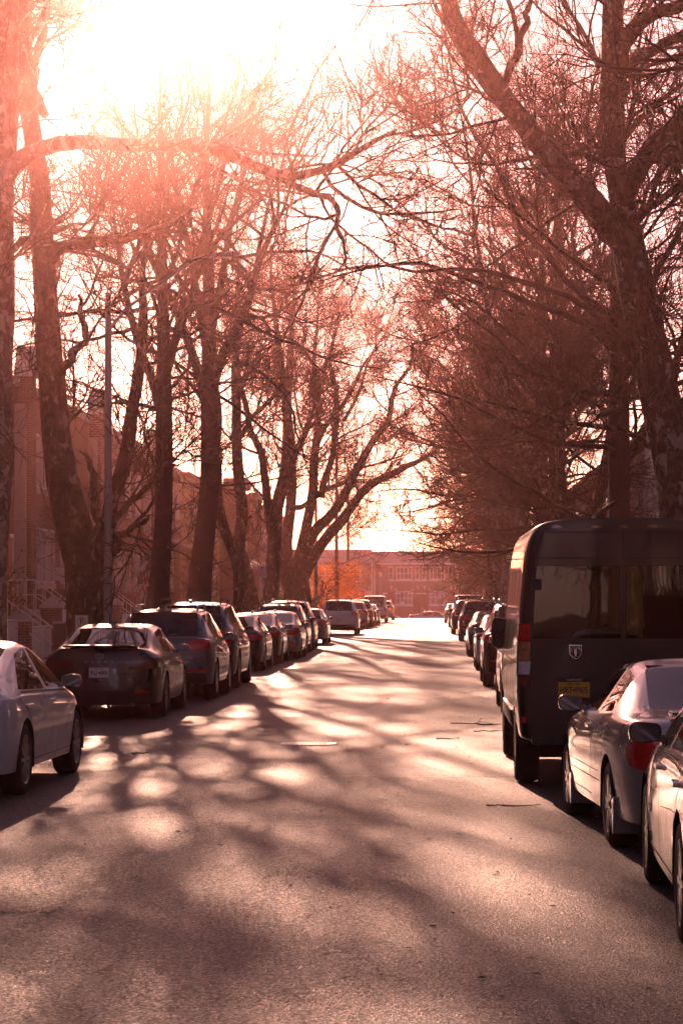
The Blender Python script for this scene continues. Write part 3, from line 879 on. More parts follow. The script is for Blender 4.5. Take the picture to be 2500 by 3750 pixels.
def brick_house(y0, y1, label, brick='brick_red', h=8.7, gable=True, strip_m='stucco_cream', porch=None, door='door_red', group='attached brick houses on the left', ac=False, ups=(.3, .55, .82), lows=(.22, .42, .62), rail='white_paint', awn=None, dq=.86, big=None):
    W = y1 - y0
    t = empty('row_house', (XF, y0, 0), 0, label, 'house', group)
    b = MB().box(-10, 0, 0, W, 0, h - .25)
    b.build('wall', M[brick], t)
    MB().box(-10.05, .12, -.001, W + .001, h - .25, h).build('parapet', M['stone'], t)
    MB().box(.0, .32, .0, .32, 0, h - .8).build('party_strip', M[strip_m], t)
    p = MB().box(.0, .46, .325, 1.35, 0, h + .1)
    if gable: p.prism([(.325, h + .1), (1.35, h + .1), (.84, h + 1.0)], 'x', .0, .46)
    p.build('bay', M[brick], t)
    if gable:
        g = MB()
        g.bar((.23, .28, h + .1), (.23, .84, h + 1.05), .6, .08); g.bar((.23, 1.40, h + .1), (.23, .84, h + 1.05), .6, .08)
        g.build('gable_coping', M['stone'], t)
    for q in ups: window_on(t, W * q, 5.45, 7.2, .95, 0)
    for k, q in enumerate(lows):
        window_on(t, W * q, 2.35, 4.15, .95, 0)
    # raised door and stoop near the far end
    if big: window_on(t, W * big, 2.0, 4.05, 2.7, 0, bars=2, muntin=3, pane='curtain_pale')
    yd = W * dq
    dr = MB().box(-.02, .06, yd - .48, yd + .48, 1.5, 3.7).build('door', M[door], t)
    MB().box(-.01, .11, yd - .6, yd - .482, 1.5, 3.82).box(-.01, .11, yd + .482, yd + .6, 1.5, 3.82).box(-.01, .11, yd - .482, yd + .482, 3.702, 3.82).build('door_frame', M['white_paint'], dr)
    st = MB()
    for k in range(8):
        st.box(.0 if k == 0 else .9 + .25 * (k - 1), .9 + .25 * k, yd - .7, yd + .7, 0.0, 1.5 - .19 * k)
    st.build('stoop', M['stone'], t)
    rl = MB()
    for s in (-.66, .66):
        rl.tube([(.1, yd + s, 2.4), (.9, yd + s, 2.4), (2.7, yd + s, 1.05)], .025, 6)
        rl.tube([(.1, yd + s, 1.95), (.9, yd + s, 1.95), (2.7, yd + s, .6)], .016, 6)
        for k in range(10):
            u = k / 9; x = .15 + 2.5 * u; zt = 2.4 if x < .9 else 2.4 - (x - .9) * .75; zb = 1.5 if x < .9 else 1.5 - (x - .9) * .76
            rl.bar((x, yd + s, zb - .02), (x, yd + s, zt), .02)
    rl.build('railing', M[rail], t)
    if ac:
        MB().box(.03, .55, W * .47, W * .47 + .62, 2.45, 2.92).build('air_conditioner', M['white_vinyl'], t, bevel=.015)
    if porch:
        MB().prism([(0, 4.75), (1.5, 4.3), (1.5, 4.2), (0, 4.2)], 'y', W * .05 + 1.9, W - .05).build('porch_roof', M['roof_grey'], t)
        for yy in (2.3, W - .35): MB().box(1.15, 1.42, yy - .14, yy + .14, 0, 4.2).build('porch_column', M['brick_pattern'], t)
    if awn:
        yy = W * awn
        MB().prism([(0, 4.95), (1.0, 4.2), (1.0, 4.1), (0, 4.1)], 'y', yy - .75, yy + .75).build('awning', M['awning_red'], t)
    return t


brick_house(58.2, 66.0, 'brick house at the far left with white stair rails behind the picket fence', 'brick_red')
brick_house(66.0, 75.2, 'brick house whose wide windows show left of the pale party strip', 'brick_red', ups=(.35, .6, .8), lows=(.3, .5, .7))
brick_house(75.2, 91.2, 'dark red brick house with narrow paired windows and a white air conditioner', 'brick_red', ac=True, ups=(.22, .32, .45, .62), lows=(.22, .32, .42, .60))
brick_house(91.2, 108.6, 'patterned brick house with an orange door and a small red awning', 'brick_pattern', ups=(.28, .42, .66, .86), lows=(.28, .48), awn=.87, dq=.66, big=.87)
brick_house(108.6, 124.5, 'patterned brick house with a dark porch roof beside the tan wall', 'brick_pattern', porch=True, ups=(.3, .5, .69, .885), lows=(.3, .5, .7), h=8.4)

# tan stucco building
_t = empty('stucco_building', (XF, 128.5, 0), 0, 'tan stucco building with a blank flat side wall beyond the brick porch', 'building')
MB().box(-12, 0, 0, 19, 0, 8.35).build('wall', M['stucco_tan'], _t)
MB().box(-12.05, .1, -.08, 19.05, 8.352, 8.55).build('parapet', M['brick_orange'], _t)
for q in (3, 6, 9, 12, 15):
    window_on(_t, q, 5.3, 7.0, 1.0, 0); window_on(_t, q, 2.0, 3.8, 1.0, 0)

# red brick row with rounded pilasters
for k, (y0, y1, lb) in enumerate([(150.0, 170.5, 'red brick row building with dishes on the roof and a white drainpipe'), (170.6, 191.0, 'red brick row building behind the leaning plane tree, with window air conditioner'), (191.1, 214.0, 'farthest red brick row building, half hidden by the many stemmed tree')]):
    W = y1 - y0
    t = empty('brick_building', (XF, y0, 0), 0, lb, 'building', 'red brick row buildings')
    b = MB().box(-12, 0, 0, W, 0, 8.9)
    b.box(.0, .75, .0, 2.4, 0, 9.3); b.box(.0, .5, W - 2.0, W - .3, 0, 9.1)
    b.build('wall', M['brick_orange'], t)
    for q in (5.0, 7.0, 9.0, 11.0, 13.0, 15.0, 17.0):
        if q > W - 2.6: continue
        window_on(t, q, 5.2, 7.1, 1.15, 0); window_on(t, q, 1.7, 3.6, 1.15, 0)
    MB().tube([(.12, 3.2, 0.1), (.12, 3.2, 8.8)], .09, 8).build('drainpipe', M['white_vinyl'], t, .6)
    for q in (4.5, 12.5):
        a = MB().prism([(0, 4.55), (.5, 4.5), (1.0, 4.3), (1.35, 4.0), (1.35, 3.85), (0, 3.85)], 'y', q, q + 2.6)
        a.build('awning', M['white_vinyl'], t)
    if k == 1: MB().box(.02, .5, 10.7, 11.4, 5.25, 5.75).build('air_conditioner', M['white_vinyl'], t)


def dish(px, py, d, r, rz, label):
    x, y, z = at(px, py, d)
    t = empty('satellite_dish', (x, y, z - 1.0), rz, label, 'satellite dish', 'satellite dishes on the brick roof')
    b = MB(); pr = [(r * q, .35 * r * q * q) for q in np.linspace(0.001, 1, 7)]
    b.lathe(pr + [(r * q, .35 * r * q * q + .02) for q in np.linspace(1, .001, 7)], 20)
    o = b.build('reflector', M['grey_metal'], t, .7); o.location = (0, 0, 1.0); o.rotation_euler = (R(68), 0, R(25))
    b = MB().tube([(0, 0, 0), (0, .1, .6), (0, .06, 1.0)], .03, 6); b.tube([(0, .02, .85), (.12, -r * .6, .75), (.16, -r * .9, 1.0)], .014, 5); b.box(.12, .2, -r * .95, -r * .8, .97, 1.05)
    b.build('mast', M['grey_metal'], t)


for _a in [(893, 1778, 157.0, .50, .2, 'round dish on the brick roof, left of the narrow one'), (925, 1790, 160.0, .42, 1.1, 'narrow edge-on dish on the brick roof beside the round one'), (945, 1822, 166.0, .36, .8, 'smallest tilted dish on the brick roof, lowest to the right')]:
    x, y, z = at(_a[0], _a[1], _a[2])
    dish(*_a)

# ------------------------------------------------------------------ fences and gate posts along the left front gardens (x = -11)
FX = -11.0


def brick_post(y, h, label, w=.52):
    t = empty('gate_post', (FX, y, .1), 0, label, 'gate post', 'brick gate posts with pyramid caps')
    MB().box(-w / 2, w / 2, -w / 2, w / 2, 0, h).build('shaft', M['brick_dark'], t)
    a = w / 2 + .06
    b = MB().box(-a, a, -a, a, h, h + .07)
    b.add([(-a, -a, h + .07), (a, -a, h + .07), (a, a, h + .07), (-a, a, h + .07), (0, 0, h + .36)], [(0, 1, 4), (1, 2, 4), (2, 3, 4), (3, 0, 4)])
    b.build('cap', M['stone'], t)


brick_post(64.4, 1.12, 'shorter brick gate post with pyramid cap, joined to the white picket fence', .58)
brick_post(69.9, 1.46, 'taller brick gate post with pyramid cap beside the white gate')
brick_post(83.0, 1.5, 'brick gate post with pale cap half hidden by the swollen plane trunk', .6)


def picket(y0, y1, h, label, top=.05, bar_w=.05, gap=.085):
    t = empty('picket_fence', (FX, y0, .1), 0, label, 'fence', 'white picket fences')
    b = MB(); y = 0.0
    k = 0
    while y < (y1 - y0):
        b.box(-.014, .014, y, y + bar_w, .06, h - .02); y += gap; k += 1
    b.build('pickets', M['white_vinyl'], t)['kind'] = 'stuff'
    MB().box(-.04, .04, 0, y1 - y0, h, h + top).box(-.03, .03, 0, y1 - y0, .15, .23).build('rail', M['white_vinyl'], t)


picket(52.0, 64.1, 1.15, 'white picket fence at the left edge behind the white car')
picket(64.8, 69.6, .92, 'short white fence panel between the two brick gate posts')
picket(70.3, 82.6, 1.35, 'white slatted fence just right of the taller gate post')
picket(83.5, 92.0, 1.12, 'white fence seen right of the grey lamp post above the roof of the estate car', gap=.07)


def iron_fence(y0, y1, label):
    t = empty('iron_fence', (FX, y0, .1), 0, label, 'fence', 'black iron railings')
    b = MB(); y = 0
    while y < y1 - y0: b.bar((0, y, 0), (0, y, 1.1), .02); y += .14
    b.build('bars', M['black_iron'], t)['kind'] = 'stuff'
    MB().box(-.02, .02, 0, y1 - y0, 1.0, 1.04).box(-.02, .02, 0, y1 - y0, .15, .19).build('rail', M['black_iron'], t)


iron_fence(92.4, 104.0, 'black iron railing in front of the house with the red awning')
_t = empty('garden_wall', (FX, 104.3, .06), 0, 'low brick garden wall with pale stone top near the oak trunks', 'wall')
MB().box(-.18, .18, 0, 44, 0, .95).build('wall', M['brick_orange'], _t)
MB().box(-.26, .26, 0, 44, .951, 1.06).build('coping', M['stone'], _t)
_t = empty('storage_box', (FX - .9, 92.5, .06), 0, 'dark brown planked storage shed in the front yard left of the flag', 'shed')
MB().box(-.55, .55, 0, 1.5, 0, 1.95).build('body', M['dark_wood'], _t, bevel=.01)
MB().box(-.62, .62, -.06, 1.56, 1.952, 2.02).build('lid', M['dark_wood'], _t)
_t = empty('rubbish_bin', (-10.3, 67.6, .12), .1, 'dark wheelie bin with bright lid edge between the brick gate posts', 'bin')
MB().prism([(-.28, 0.08), (.28, 0.08), (.33, 1.02), (-.33, 1.02)], 'x', -.26, .26).build('body', M['black_iron'], _t, bevel=.02)
MB().box(-.31, .31, -.38, .36, 1.022, 1.07).build('lid', M['grey_metal'], _t, bevel=.012)
_w = MB().tube([(-.28, .26, .1), (-.2, .26, .1)], .1, 14).tube([(.2, .26, .1), (.28, .26, .1)], .1, 14)
_w.build('wheels', M['black_iron'], _t)

# flag on the brick house
M['flag_red'] = pbr('flag_red', (0.55, 0.03, 0.04), .8, var=.08)
M['flag_white'] = pbr('flag_white', (0.8, 0.77, 0.75), .8, var=.05)
M['flag_blue'] = pbr('flag_blue', (0.03, 0.05, 0.18), .8, var=.08)
_x, _y, _z = at(550, 2075, 104.0)
_t = empty('flag', (_x, _y, _z), 0, 'striped red and white flag hanging from a pole beside the oak trunk', 'flag')
MB().tube([(-.9, .2, -.75), (.25, -.05, .5)], .018, 6).build('pole', M['white_paint'], _t)


def flag_pt(u, v):
    """u along the hoist (stripes stacked), v along the fly; the cloth hangs in folds"""
    x = -.62 + .75 * u + .10 * math.sin(v * 5 + u * 3)
    y = .1 - .2 * u + .10 * math.sin(v * 3 + u * 9)
    z = -.35 + .8 * u - 1.15 * v - .1 * u * v
    return (x, y, z)


_b = {0: MB(), 1: MB(), 2: MB()}
for s in range(13):
    for seg in range(8):
        v0, v1 = seg / 8, (seg + 1) / 8
        m = 2 if (s >= 6 and v1 <= .40) else (0 if s % 2 == 0 else 1)
        q = [flag_pt(s / 13, v0), flag_pt((s + 1) / 13, v0), flag_pt((s + 1) / 13, v1), flag_pt(s / 13, v1)]
        _b[m].add(q, [(0, 1, 2, 3)])
_c = MB()
for k in (0, 1, 2): _c.add(_b[k].v, _b[k].f, k)
_c.build('cloth', [M['flag_red'], M['flag_white'], M['flag_blue']], _t)

# ------------------------------------------------------------------ houses on the right behind the trees
def right_house(y0, y1, label, wall, trim, h=9.0, red=False):
    W = y1 - y0
    t = empty('frame_house', (10.2, y0, 0), 0, label, 'house', 'frame houses on the right')
    MB().box(0, 10, 0, W, 0, h).build('wall', M[wall], t)
    MB().box(-.9, 0, W * .12, W * .62, 0, h - .4).build('bay', M[wall], t)
    MB().prism([(-1.3, h), (10.2, h), (5.0, h + 2.2)], 'y', -.2, W + .2).build('roof', M['roof_grey'], t)
    MB().box(-1.6, -.002, -.1, W * .7, 4.7, 5.15).build('cornice', M[trim], t)
    for q in (.2, .37, .54): window_on(t, W * q, 5.3, 7.1, 1.0, -.9, -1, mat='white_paint', pane='curtain_red' if red else 'house_glass')
    window_on(t, W * .85, 5.3, 7.1, 1.0, 0, -1)
    for q in (.2, .37, .54): window_on(t, W * q, 2.0, 3.9, 1.0, -.9, -1)
    MB().box(-.06, .02, W * .8 - .5, W * .8 + .5, .8, 3.0).build('door', M['dark_wood'], t)
    st = MB()
    for k in range(4): st.box(-.9 - .28 * k, 0 if k == 0 else -.9 - .28 * (k - 1), W * .8 - .7, W * .8 + .7, 0, .8 - .2 * k)
    st.build('stoop', M['stone'], t)
    # corner boards
    b = MB()
    for yy in (0, W): b.box(-.03, .12, yy - .08, yy + .08, 0, h - .01)
    b.build('corner_board', M[trim], t)


right_house(84, 97, 'grey sided house at the far right, cut by the frame behind the leaning plane', 'siding', 'white_paint')
right_house(97.3, 112, 'lavender grey house with dark red curtains and a tan cornice right of the oak trunk', 'siding', 'tan_trim', red=True)
right_house(112.3, 128, 'pale stuccoed house glimpsed through twigs left of the straight oak', 'stucco_cream', 'white_paint')
for k, (a, b) in enumerate([(128.3, 146), (146.3, 165), (165.3, 186), (186.3, 210)]):
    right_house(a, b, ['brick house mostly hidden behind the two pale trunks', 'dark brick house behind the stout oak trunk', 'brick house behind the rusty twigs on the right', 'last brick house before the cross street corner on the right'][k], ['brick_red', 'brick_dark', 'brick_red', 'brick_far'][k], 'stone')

# ------------------------------------------------------------------ far building across the end of the street
def far_building():
    d = 278.0; s = FPX / d; z0 = -0.9
    X = lambda px: lat(px, d)
    Z = lambda py: EYE + (HY - py) / s - z0
    xl, xr = X(1361), X(1675)
    t = empty('terrace_house', ((xl + xr) / 2, d, z0), 0, 'two storey brick terrace with arched doorways closing the end of the street', 'house')
    cx = (xl + xr) / 2
    x0, x1 = xl - cx, xr - cx
    bx = lambda px: X(px) - cx
    he = Z(2068)
    # wall with real arched door recesses
    MB().box(x0, x1, .5, 9, 0, he).build('wall', M['brick_far'], t)
    doors = [1431, 1529, 1554, 1651]
    hw = .43; zt = Z(2172); zb = Z(2240)
    edges = sorted([x0, x1] + [q for p in doors for q in (bx(p) - hw, bx(p) + hw)])
    w = MB()
    for k in range(0, len(edges), 2): w.box(edges[k], edges[k + 1], 0, .499, 0, he)
    for p in doors:
        c = bx(p)
        arch = [(c - hw, he), (c - hw, zt)] + [(c - hw * math.cos(q), zt + hw * math.sin(q)) for q in np.linspace(0.01, PI - .01, 9)] + [(c + hw, zt), (c + hw, he)]
        w.prism(arch, 'y', 0.001, .498)
        w.box(c - hw, c + hw, 0.002, .497, 0, max(.05, zb - .9))
    w.build('facade', M['brick_far'], t)
    for p in doors:
        c = bx(p)
        dr = MB().box(c - hw, c + hw, .40, .499, max(.05, zb - .9), zt + .1).build('door', M['dark_wood'], t)
        MB().box(c - .08, c + .08, -.04, .05, zt + hw + .02, zt + hw + .42).build('keystone', M['white_paint'], t)
        MB().box(c - hw - .6, c - hw, -.03, .04, zt - .12, zt + .04).box(c + hw, c + hw + .6, -.03, .04, zt - .12, zt + .04).build('impost', M['white_paint'], t)

    def win(pa, pb, ya, yb, n, bars=1, pane='house_glass'):
        xa, xb = bx(pa), bx(pb); za, zb2 = Z(yb), Z(ya); fr = .09
        b = MB()
        b.box(xa, xb, -.06, .02, zb2 - fr, zb2).box(xa, xb, -.06, .02, za, za + fr)
        for k in range(n + 1):
            xx = xa + (xb - xa) * k / n
            ww = fr * (1 if k in (0, n) else .8)
            b.box(max(xa, xx - ww / 2 - (ww / 2 if k == n else 0)), min(xb, xx + ww / 2 + (ww / 2 if k == 0 else 0)), -.058, .018, za + fr, zb2 - fr)
        for k in range(bars):
            zz = za + (zb2 - za) * (k + 1) / (bars + 1)
            b.box(xa + fr, xb - fr, -.05, .016, zz - .03, zz + .03)
        f = b.build('window', M['white_paint'], t)
        MB().box(xa + .02, xb - .02, -.02, .012, za + .02, zb2 - .02).build('pane', M[pane], f)
        MB().box(xa - .15, xb + .15, -.14, .0, za - .18, za - .005).build('sill', M['white_paint'], f)
    win(1423, 1439, 2075, 2123, 1); win(1450, 1508, 2075, 2123, 4); win(1519, 1535, 2074, 2123, 1); win(1544, 1560, 2075, 2123, 1)
    win(1572, 1628, 2075, 2122, 4); win(1640, 1656, 2075, 2123, 1)
    win(1450, 1508, 2166, 2215, 4); win(1573, 1629, 2163, 2214, 3, pane='curtain_pale')
    MB().box(bx(1466), bx(1479), -.5, -.07, Z(2213), Z(2204)).build('air_conditioner', M['white_vinyl'], t)
    b = MB()
    for p in (1449, 1511, 1571, 1634): b.box(bx(p) - .1, bx(p) + .1, -.03, .02, Z(2162), Z(2156))
    b.build('stone_block', M['white_paint'], t)
    MB().box(x0 - .1, x1 + .1, -.35, .2, he + .002, he + .2).build('cornice', M['white_paint'], t)
    MB().prism([(-.3, he + .202), (9.2, he + .202), (6, Z(2018)), (2.2, Z(2018))], 'x', x0 - .1, x1 + .1).build('roof', M['roof_grey'], t)
    b = MB()
    for p in (1361.5, 1370.5, 1667, 1675): b.tube([(bx(p), -.12, 0), (bx(p), -.12, he)], .07, 6)
    b.build('drainpipe', M['white_vinyl'], t)
    r = MB()
    for (pa, ya, pb, yb) in [(1543, 2225, 1575, 2250), (1570, 2230, 1590, 2252)]:
        A = (bx(pa), -.2, Z(ya)); B = (bx(pb), -2.2, Z(yb))
        r.bar(A, B, .06)
        for k in range(8):
            u = k / 7; q = [A[i] * (1 - u) + B[i] * u for i in range(3)]
            r.bar((q[0], q[1], max(.02, q[2] - .95)), q, .04)
    r.build('railing', M['white_paint'], t)
    st = MB()
    for k in range(6): st.box(bx(1525), bx(1560), -.35 * (k + 1), -.35 * k - .003, 0, max(.15, zb - .9) * (6 - k) / 6)
    st.build('stoop', M['stone'], t)


far_building()
for (pa, pb, lb) in [(1150, 1358, 'long brick terrace with grey roof behind the orange leaved tree'), (1678, 1900, 'brick terrace at the end of the street behind the right hand trees'), (700, 1147, 'brick terrace at the far left end behind the row houses'), (1903, 2500, 'far brick terrace hidden behind the right hand houses')]:
    d = 278.4; s = FPX / d
    xa, xb = lat(pa, d), lat(pb, d)
    t = empty('terrace_house', ((xa + xb) / 2, d, -.9), 0, lb, 'house'); w = (xb - xa) / 2
    he = EYE + (HY - 2062) / s + .9
    MB().box(-w, w, 0, 9, 0, he).build('wall', M['brick_far'], t)
    MB().prism([(-.3, he), (9.2, he), (6, he + 1.6), (2.2, he + 1.6)], 'x', -w, w).build('roof', M['roof_grey'], t)
    n = max(2, int(2 * w / 2.4))
    for k in range(n):
        c = -w + 2 * w * (k + .5) / n
        for z in (1.9, 4.6):
            f = MB().box(c - .45, c + .45, -.05, .01, z, z + 1.5).build('window', M['white_paint'], t)
            MB().box(c - .36, c + .36, -.065, -.052, z + .09, z + .72).box(c - .36, c + .36, -.065, -.052, z + .78, z + 1.41).build('pane', M['house_glass'], f)

# ------------------------------------------------------------------ lamp posts, signs
def lamp_post(x, y, h, arm_pts, label, rz=0):
    t = empty('street_lamp', (x, y, .12), rz, label, 'street lamp', 'grey street lamps')
    MB().tube([(0, 0, 0), (0, 0, .9), (0, 0, .95), (0, 0, h)], [.15, .14, .1, .062], 12).lathe([(.2, 0), (.2, .12), (.15, .2)], 12).build('pole', M['pole_grey'], t, .6)
    MB().tube([(q[0], q[1], q[2]) for q in arm_pts], .038, 8).build('arm', M['pole_grey'], t, .6)
    e = Vector(arm_pts[-1])
    ax = Vector((1, 0, .08)); hd = MB()
    pr = [(-.05, -.05, .05), (.1, -.11, .07), (.45, -.15, .08), (.75, -.11, .05)]
    vs = []; fs = []
    for (u, w, tt) in pr:
        vs += [e + ax * u + Vector((0, w, -tt * .5)), e + ax * u + Vector((0, -w, -tt * .5)), e + ax * u + Vector((0, -w * .7, tt)), e + ax * u + Vector((0, w * .7, tt))]
    for i in range(3):
        for j in range(4): fs.append((i * 4 + j, i * 4 + (j + 1) % 4, i * 4 + 4 + (j + 1) % 4, i * 4 + 4 + j))
    fs += [(0, 1, 2, 3), (15, 14, 13, 12)]
    hd.add(vs, fs).build('lamp_head', M['grey_metal'], t, bevel=.015)


lamp_post(lat(397, 50.5), 50.5, 8.1, [(0, 0, 7.3), (.35, 0, 7.75), (1.0, 0, 8.25), (1.75, 0, 8.75), (2.0, 0, 8.85)], 'grey lamp post beside the swollen plane tree, its arm lost in branches')
lamp_post(lat(1157, 138), 138.0, 8.9, [(0, 0, 7.9), (.5, 0, 8.4), (1.3, 0, 8.6), (2.1, 0, 8.68)], 'slim grey lamp post behind the many stemmed plane tree')
for k, (px, d, h, lb) in enumerate([(1393, 268.5, 5.8, 'thin pale utility pole in front of the arched terrace'), (1866, 112.0, 4.2, 'thin pole with a small sign between the oak and the van')]):
    t = empty('utility_pole', (lat(px, d), d, ground_z(d) + .1), 0, lb, 'pole')
    MB().tube([(0, 0, 0), (0, 0, h)], .075 if k == 0 else .045, 8).build('pole', M['pole_grey'], t, .6)
    MB().box(-.16, .16, -.1, -.07, h - .8, h - .3).build('plate', M['white_paint'], t)


def text_mesh(name, s, size, mat, parent, loc, rot, extrude=.004, align='CENTER', spacing=1.0, xs=1.0):
    cu = bpy.data.curves.new(name, 'FONT')
    cu.body = s; cu.size = size; cu.extrude = extrude; cu.align_x = align; cu.align_y = 'CENTER'
    cu.space_character = spacing; cu.resolution_u = 3; cu.offset = size * 0.012
    tmp = bpy.data.objects.new('tmp', cu); COL.objects.link(tmp)
    dg = bpy.context.evaluated_depsgraph_get()
    me = bpy.data.meshes.new_from_object(tmp.evaluated_get(dg))
    bpy.data.objects.remove(tmp); bpy.data.curves.remove(cu)
    me.name = name
    me.materials.clear()
    o = link_mesh(name, me, mat, parent)
    o.location = loc; o.rotation_euler = rot; o.scale = (xs, 1, 1)
    return o


M['sign_red'] = pbr('sign_red', (0.75, 0.015, 0.012), .4, var=.04)
M['sign_white'] = pbr('sign_white', (0.82, 0.82, 0.82), .4, var=.03)
RX90 = (PI / 2, 0, 0)


def stop_sign():
    d = 224.0
    t = empty('stop_sign', (lat(1328, d), d, .12), 0, 'red octagonal sign reading STOP on the left street corner', 'sign')
    z = EYE + (HY - 2174) / FPX * d - .12
    MB().tube([(0, .05, 0), (0, .05, z + .5)], .03, 8).build('post', M['pole_grey'], t, .6)
    oc = lambda r: [(r * math.cos(PI / 8 + k * PI / 4), z + r * math.sin(PI / 8 + k * PI / 4)) for k in range(8)]
    p = MB().prism(oc(.41), 'y', -.01, .012).build('plate', M['sign_red'], t)
    b = MB(); o = oc(.405); i = oc(.375)
    for k in range(8):
        k2 = (k + 1) % 8
        b.add([(o[k][0], -.013, o[k][1]), (o[k2][0], -.013, o[k2][1]), (i[k2][0], -.013, i[k2][1]), (i[k][0], -.013, i[k][1])], [(0, 1, 2, 3)])
    b.build('border', M['sign_white'], p)
    text_mesh('lettering', 'STOP', .34, M['sign_white'], p, (0, -.014, z), RX90, .002, xs=.82)
    t2 = empty('street_sign', (lat(1352, d + 1), d + 1, .12), .3, 'small white sign on a post just right of the STOP sign', 'sign')
    MB().tube([(0, .04, 0), (0, .04, 2.9)], .03, 8).build('post', M['pole_grey'], t2, .6)
    MB().box(-.3, .3, -.012, .012, 2.0, 2.38).build('plate', M['sign_white'], t2)


stop_sign()


def no_parking(px, d, py_top, rz, label):
    x = lat(px, d); zt = EYE + (HY - py_top) / FPX * d
    t = empty('parking_sign', (x, d, .12), rz, label, 'sign', 'no parking signs')
    zt -= .12
    MB().tube([(0, .03, 0), (0, .03, zt - .02)], .025, 8).build('post', M['pole_grey'], t, .6)
    p = MB().box(-.155, .155, -.006, .006, zt - .46, zt).build('plate', M['sign_white'], t, bevel=.004)
    b = MB()
    for (a, bb, c, e) in [(-.148, .148, zt - .012, zt - .006), (-.148, .148, zt - .454, zt - .448), (-.148, -.142, zt - .448, zt - .012), (.142, .148, zt - .448, zt - .012)]: b.box(a, bb, -.009, -.005, c, e)
    cz = zt - .13
    for k in range(28):
        q0, q1 = 2 * PI * k / 28, 2 * PI * (k + 1) / 28
        b.add([(r * math.cos(q), -.0095, cz + r * math.sin(q)) for r, q in ((.085, q0), (.085, q1), (.101, q1), (.101, q0))], [(0, 1, 2, 3)])
    b.bar((-.065, -.0085, cz + .065), (.065, -.0085, cz - .065), .016, .004)
    b.build('symbol', M['sign_red'], p)
    text_mesh('lettering', 'P', .17, M['black_iron'], p, (0, -.0075, cz), RX90, .001)
    text_mesh('lettering', 'NO', .09, M['sign_red'], p, (0, -.0075, zt - .29), RX90, .001)
    text_mesh('lettering', 'PARKING', .066, M['sign_red'], p, (0, -.0075, zt - .37), RX90, .001, xs=.92)


no_parking(300, 46.0, 2252, R(-32), 'white sign reading NO PARKING at the plane trunk behind the black saloon')
no_parking(961, 90.0, 2070, R(-20), 'small no parking sign hanging high by the white awning')

# ------------------------------------------------------------------ shrubs
def shrub(x, y, r, h, label, leaf, n, seed, cat='shrub', z=.1, size=.12):
    rng = np.random.default_rng(seed)
    t = empty('shrub', (x, y, z), 0, label, cat)
    P0 = np.zeros((9, 6, 3)); R0 = np.zeros((9, 6))
    for k in range(9):
        a = k / 9 * 6.28; dd = np.array([math.cos(a) * r, math.sin(a) * r, h])
        P0[k] = np.linspace(0, 1, 6)[:, None] * dd * rng.uniform(.7, 1) + rng.normal(size=(6, 3)) * .03; P0[k, 0] = 0
        R0[k] = np.linspace(.03, .008, 6)
    P1, R1 = grow(rng, P0, R0, 12, .2, 1, 40, 12, h * .4, .3, 5, (0, 0, .05), .15, .01, .004)
    P2, R2 = grow(rng, P1, R1, 6, .2, 1, 40, 12, h * .18, .3, 3, (0, 0, .05), .15, .01, .003)
    v, f = tubes(P0, R0, 5); v1, f1 = tubes(P1, R1, 4); v2, f2 = tubes(P2, R2, 3)
    link_mesh('stems', np_mesh('stems', [v, v1, v2], [f, f1, f2]), M['twig'], t)
    if n:
        pick = rng.integers(0, len(P2), n)
        vv, ff = leaf_quads(rng, P2[pick, -1] + rng.normal(size=(n, 3)) * .05, size)
        link_mesh('leaves', np_mesh('leaves', [vv], [ff], sm=False), M[leaf], t)


shrub(-11.5, 64.6, .2, 2.2, 'yellow green shrub at the left frame edge by the stair rail', 'leaf_yellow', 900, 1)
shrub(-10.4, 101.0, .9, 3.2, 'bare twiggy shrub with a few dry leaves between two plane trunks', 'leaf_brown', 60, 2)
shrub(-11.8, 122.0, .8, 4.8, 'tall thin shrub with golden leaves in front of the tan wall', 'leaf_yellow', 380, 3, size=.1)
shrub(-9.6, 151.0, .7, 1.7, 'dark rounded evergreen bush behind the many stemmed plane', 'leaf_green', 2200, 4, size=.14)
shrub(-8.9, 171.0, .8, 1.6, 'dark evergreen bush left of the white SUV roof', 'leaf_green', 2000, 5, size=.15)

# the rows go on behind the viewpoint
def plain_row(x0, x1, y0, y1, h, label, mat):
    t = empty('row_house', ((x0 + x1) / 2, y0, 0), 0, label, 'house')
    w = (x1 - x0) / 2; W = y1 - y0
    MB().box(-w, w, 0, W, 0, h).build('wall', M[mat], t)
    MB().box(-w - .1, w + .1, -.1, W + .1, h + .001, h + .3).build('parapet', M['stone'], t)
    s = 1 if x0 < 0 else -1
    n = int(W / 2.6)
    for k in range(n):
        for z in (2.2, 5.3): window_on(t, (k + .5) * W / n, z, z + 1.7, 1.0, s * w, s)


plain_row(-23, -13, 20, 58, 8.8, 'long brick row behind the left pavement before the first visible house', 'brick_red')
plain_row(-23, -13, -30, 19.8, 8.8, 'brick row at the left behind the viewpoint', 'brick_dark')
plain_row(-23, -13, -80, -30.2, 8.8, 'farthest brick row at the left behind the viewpoint', 'brick_red')
plain_row(10.2, 20, 20, 83.8, 9.0, 'brick row at the right hidden beyond the frame edge', 'brick_red')
plain_row(10.2, 20, -30, 19.8, 9.0, 'brick row at the right behind the viewpoint', 'brick_dark')
plain_row(10.2, 20, -80, -30.2, 9.0, 'farthest brick row at the right behind the viewpoint', 'brick_red')
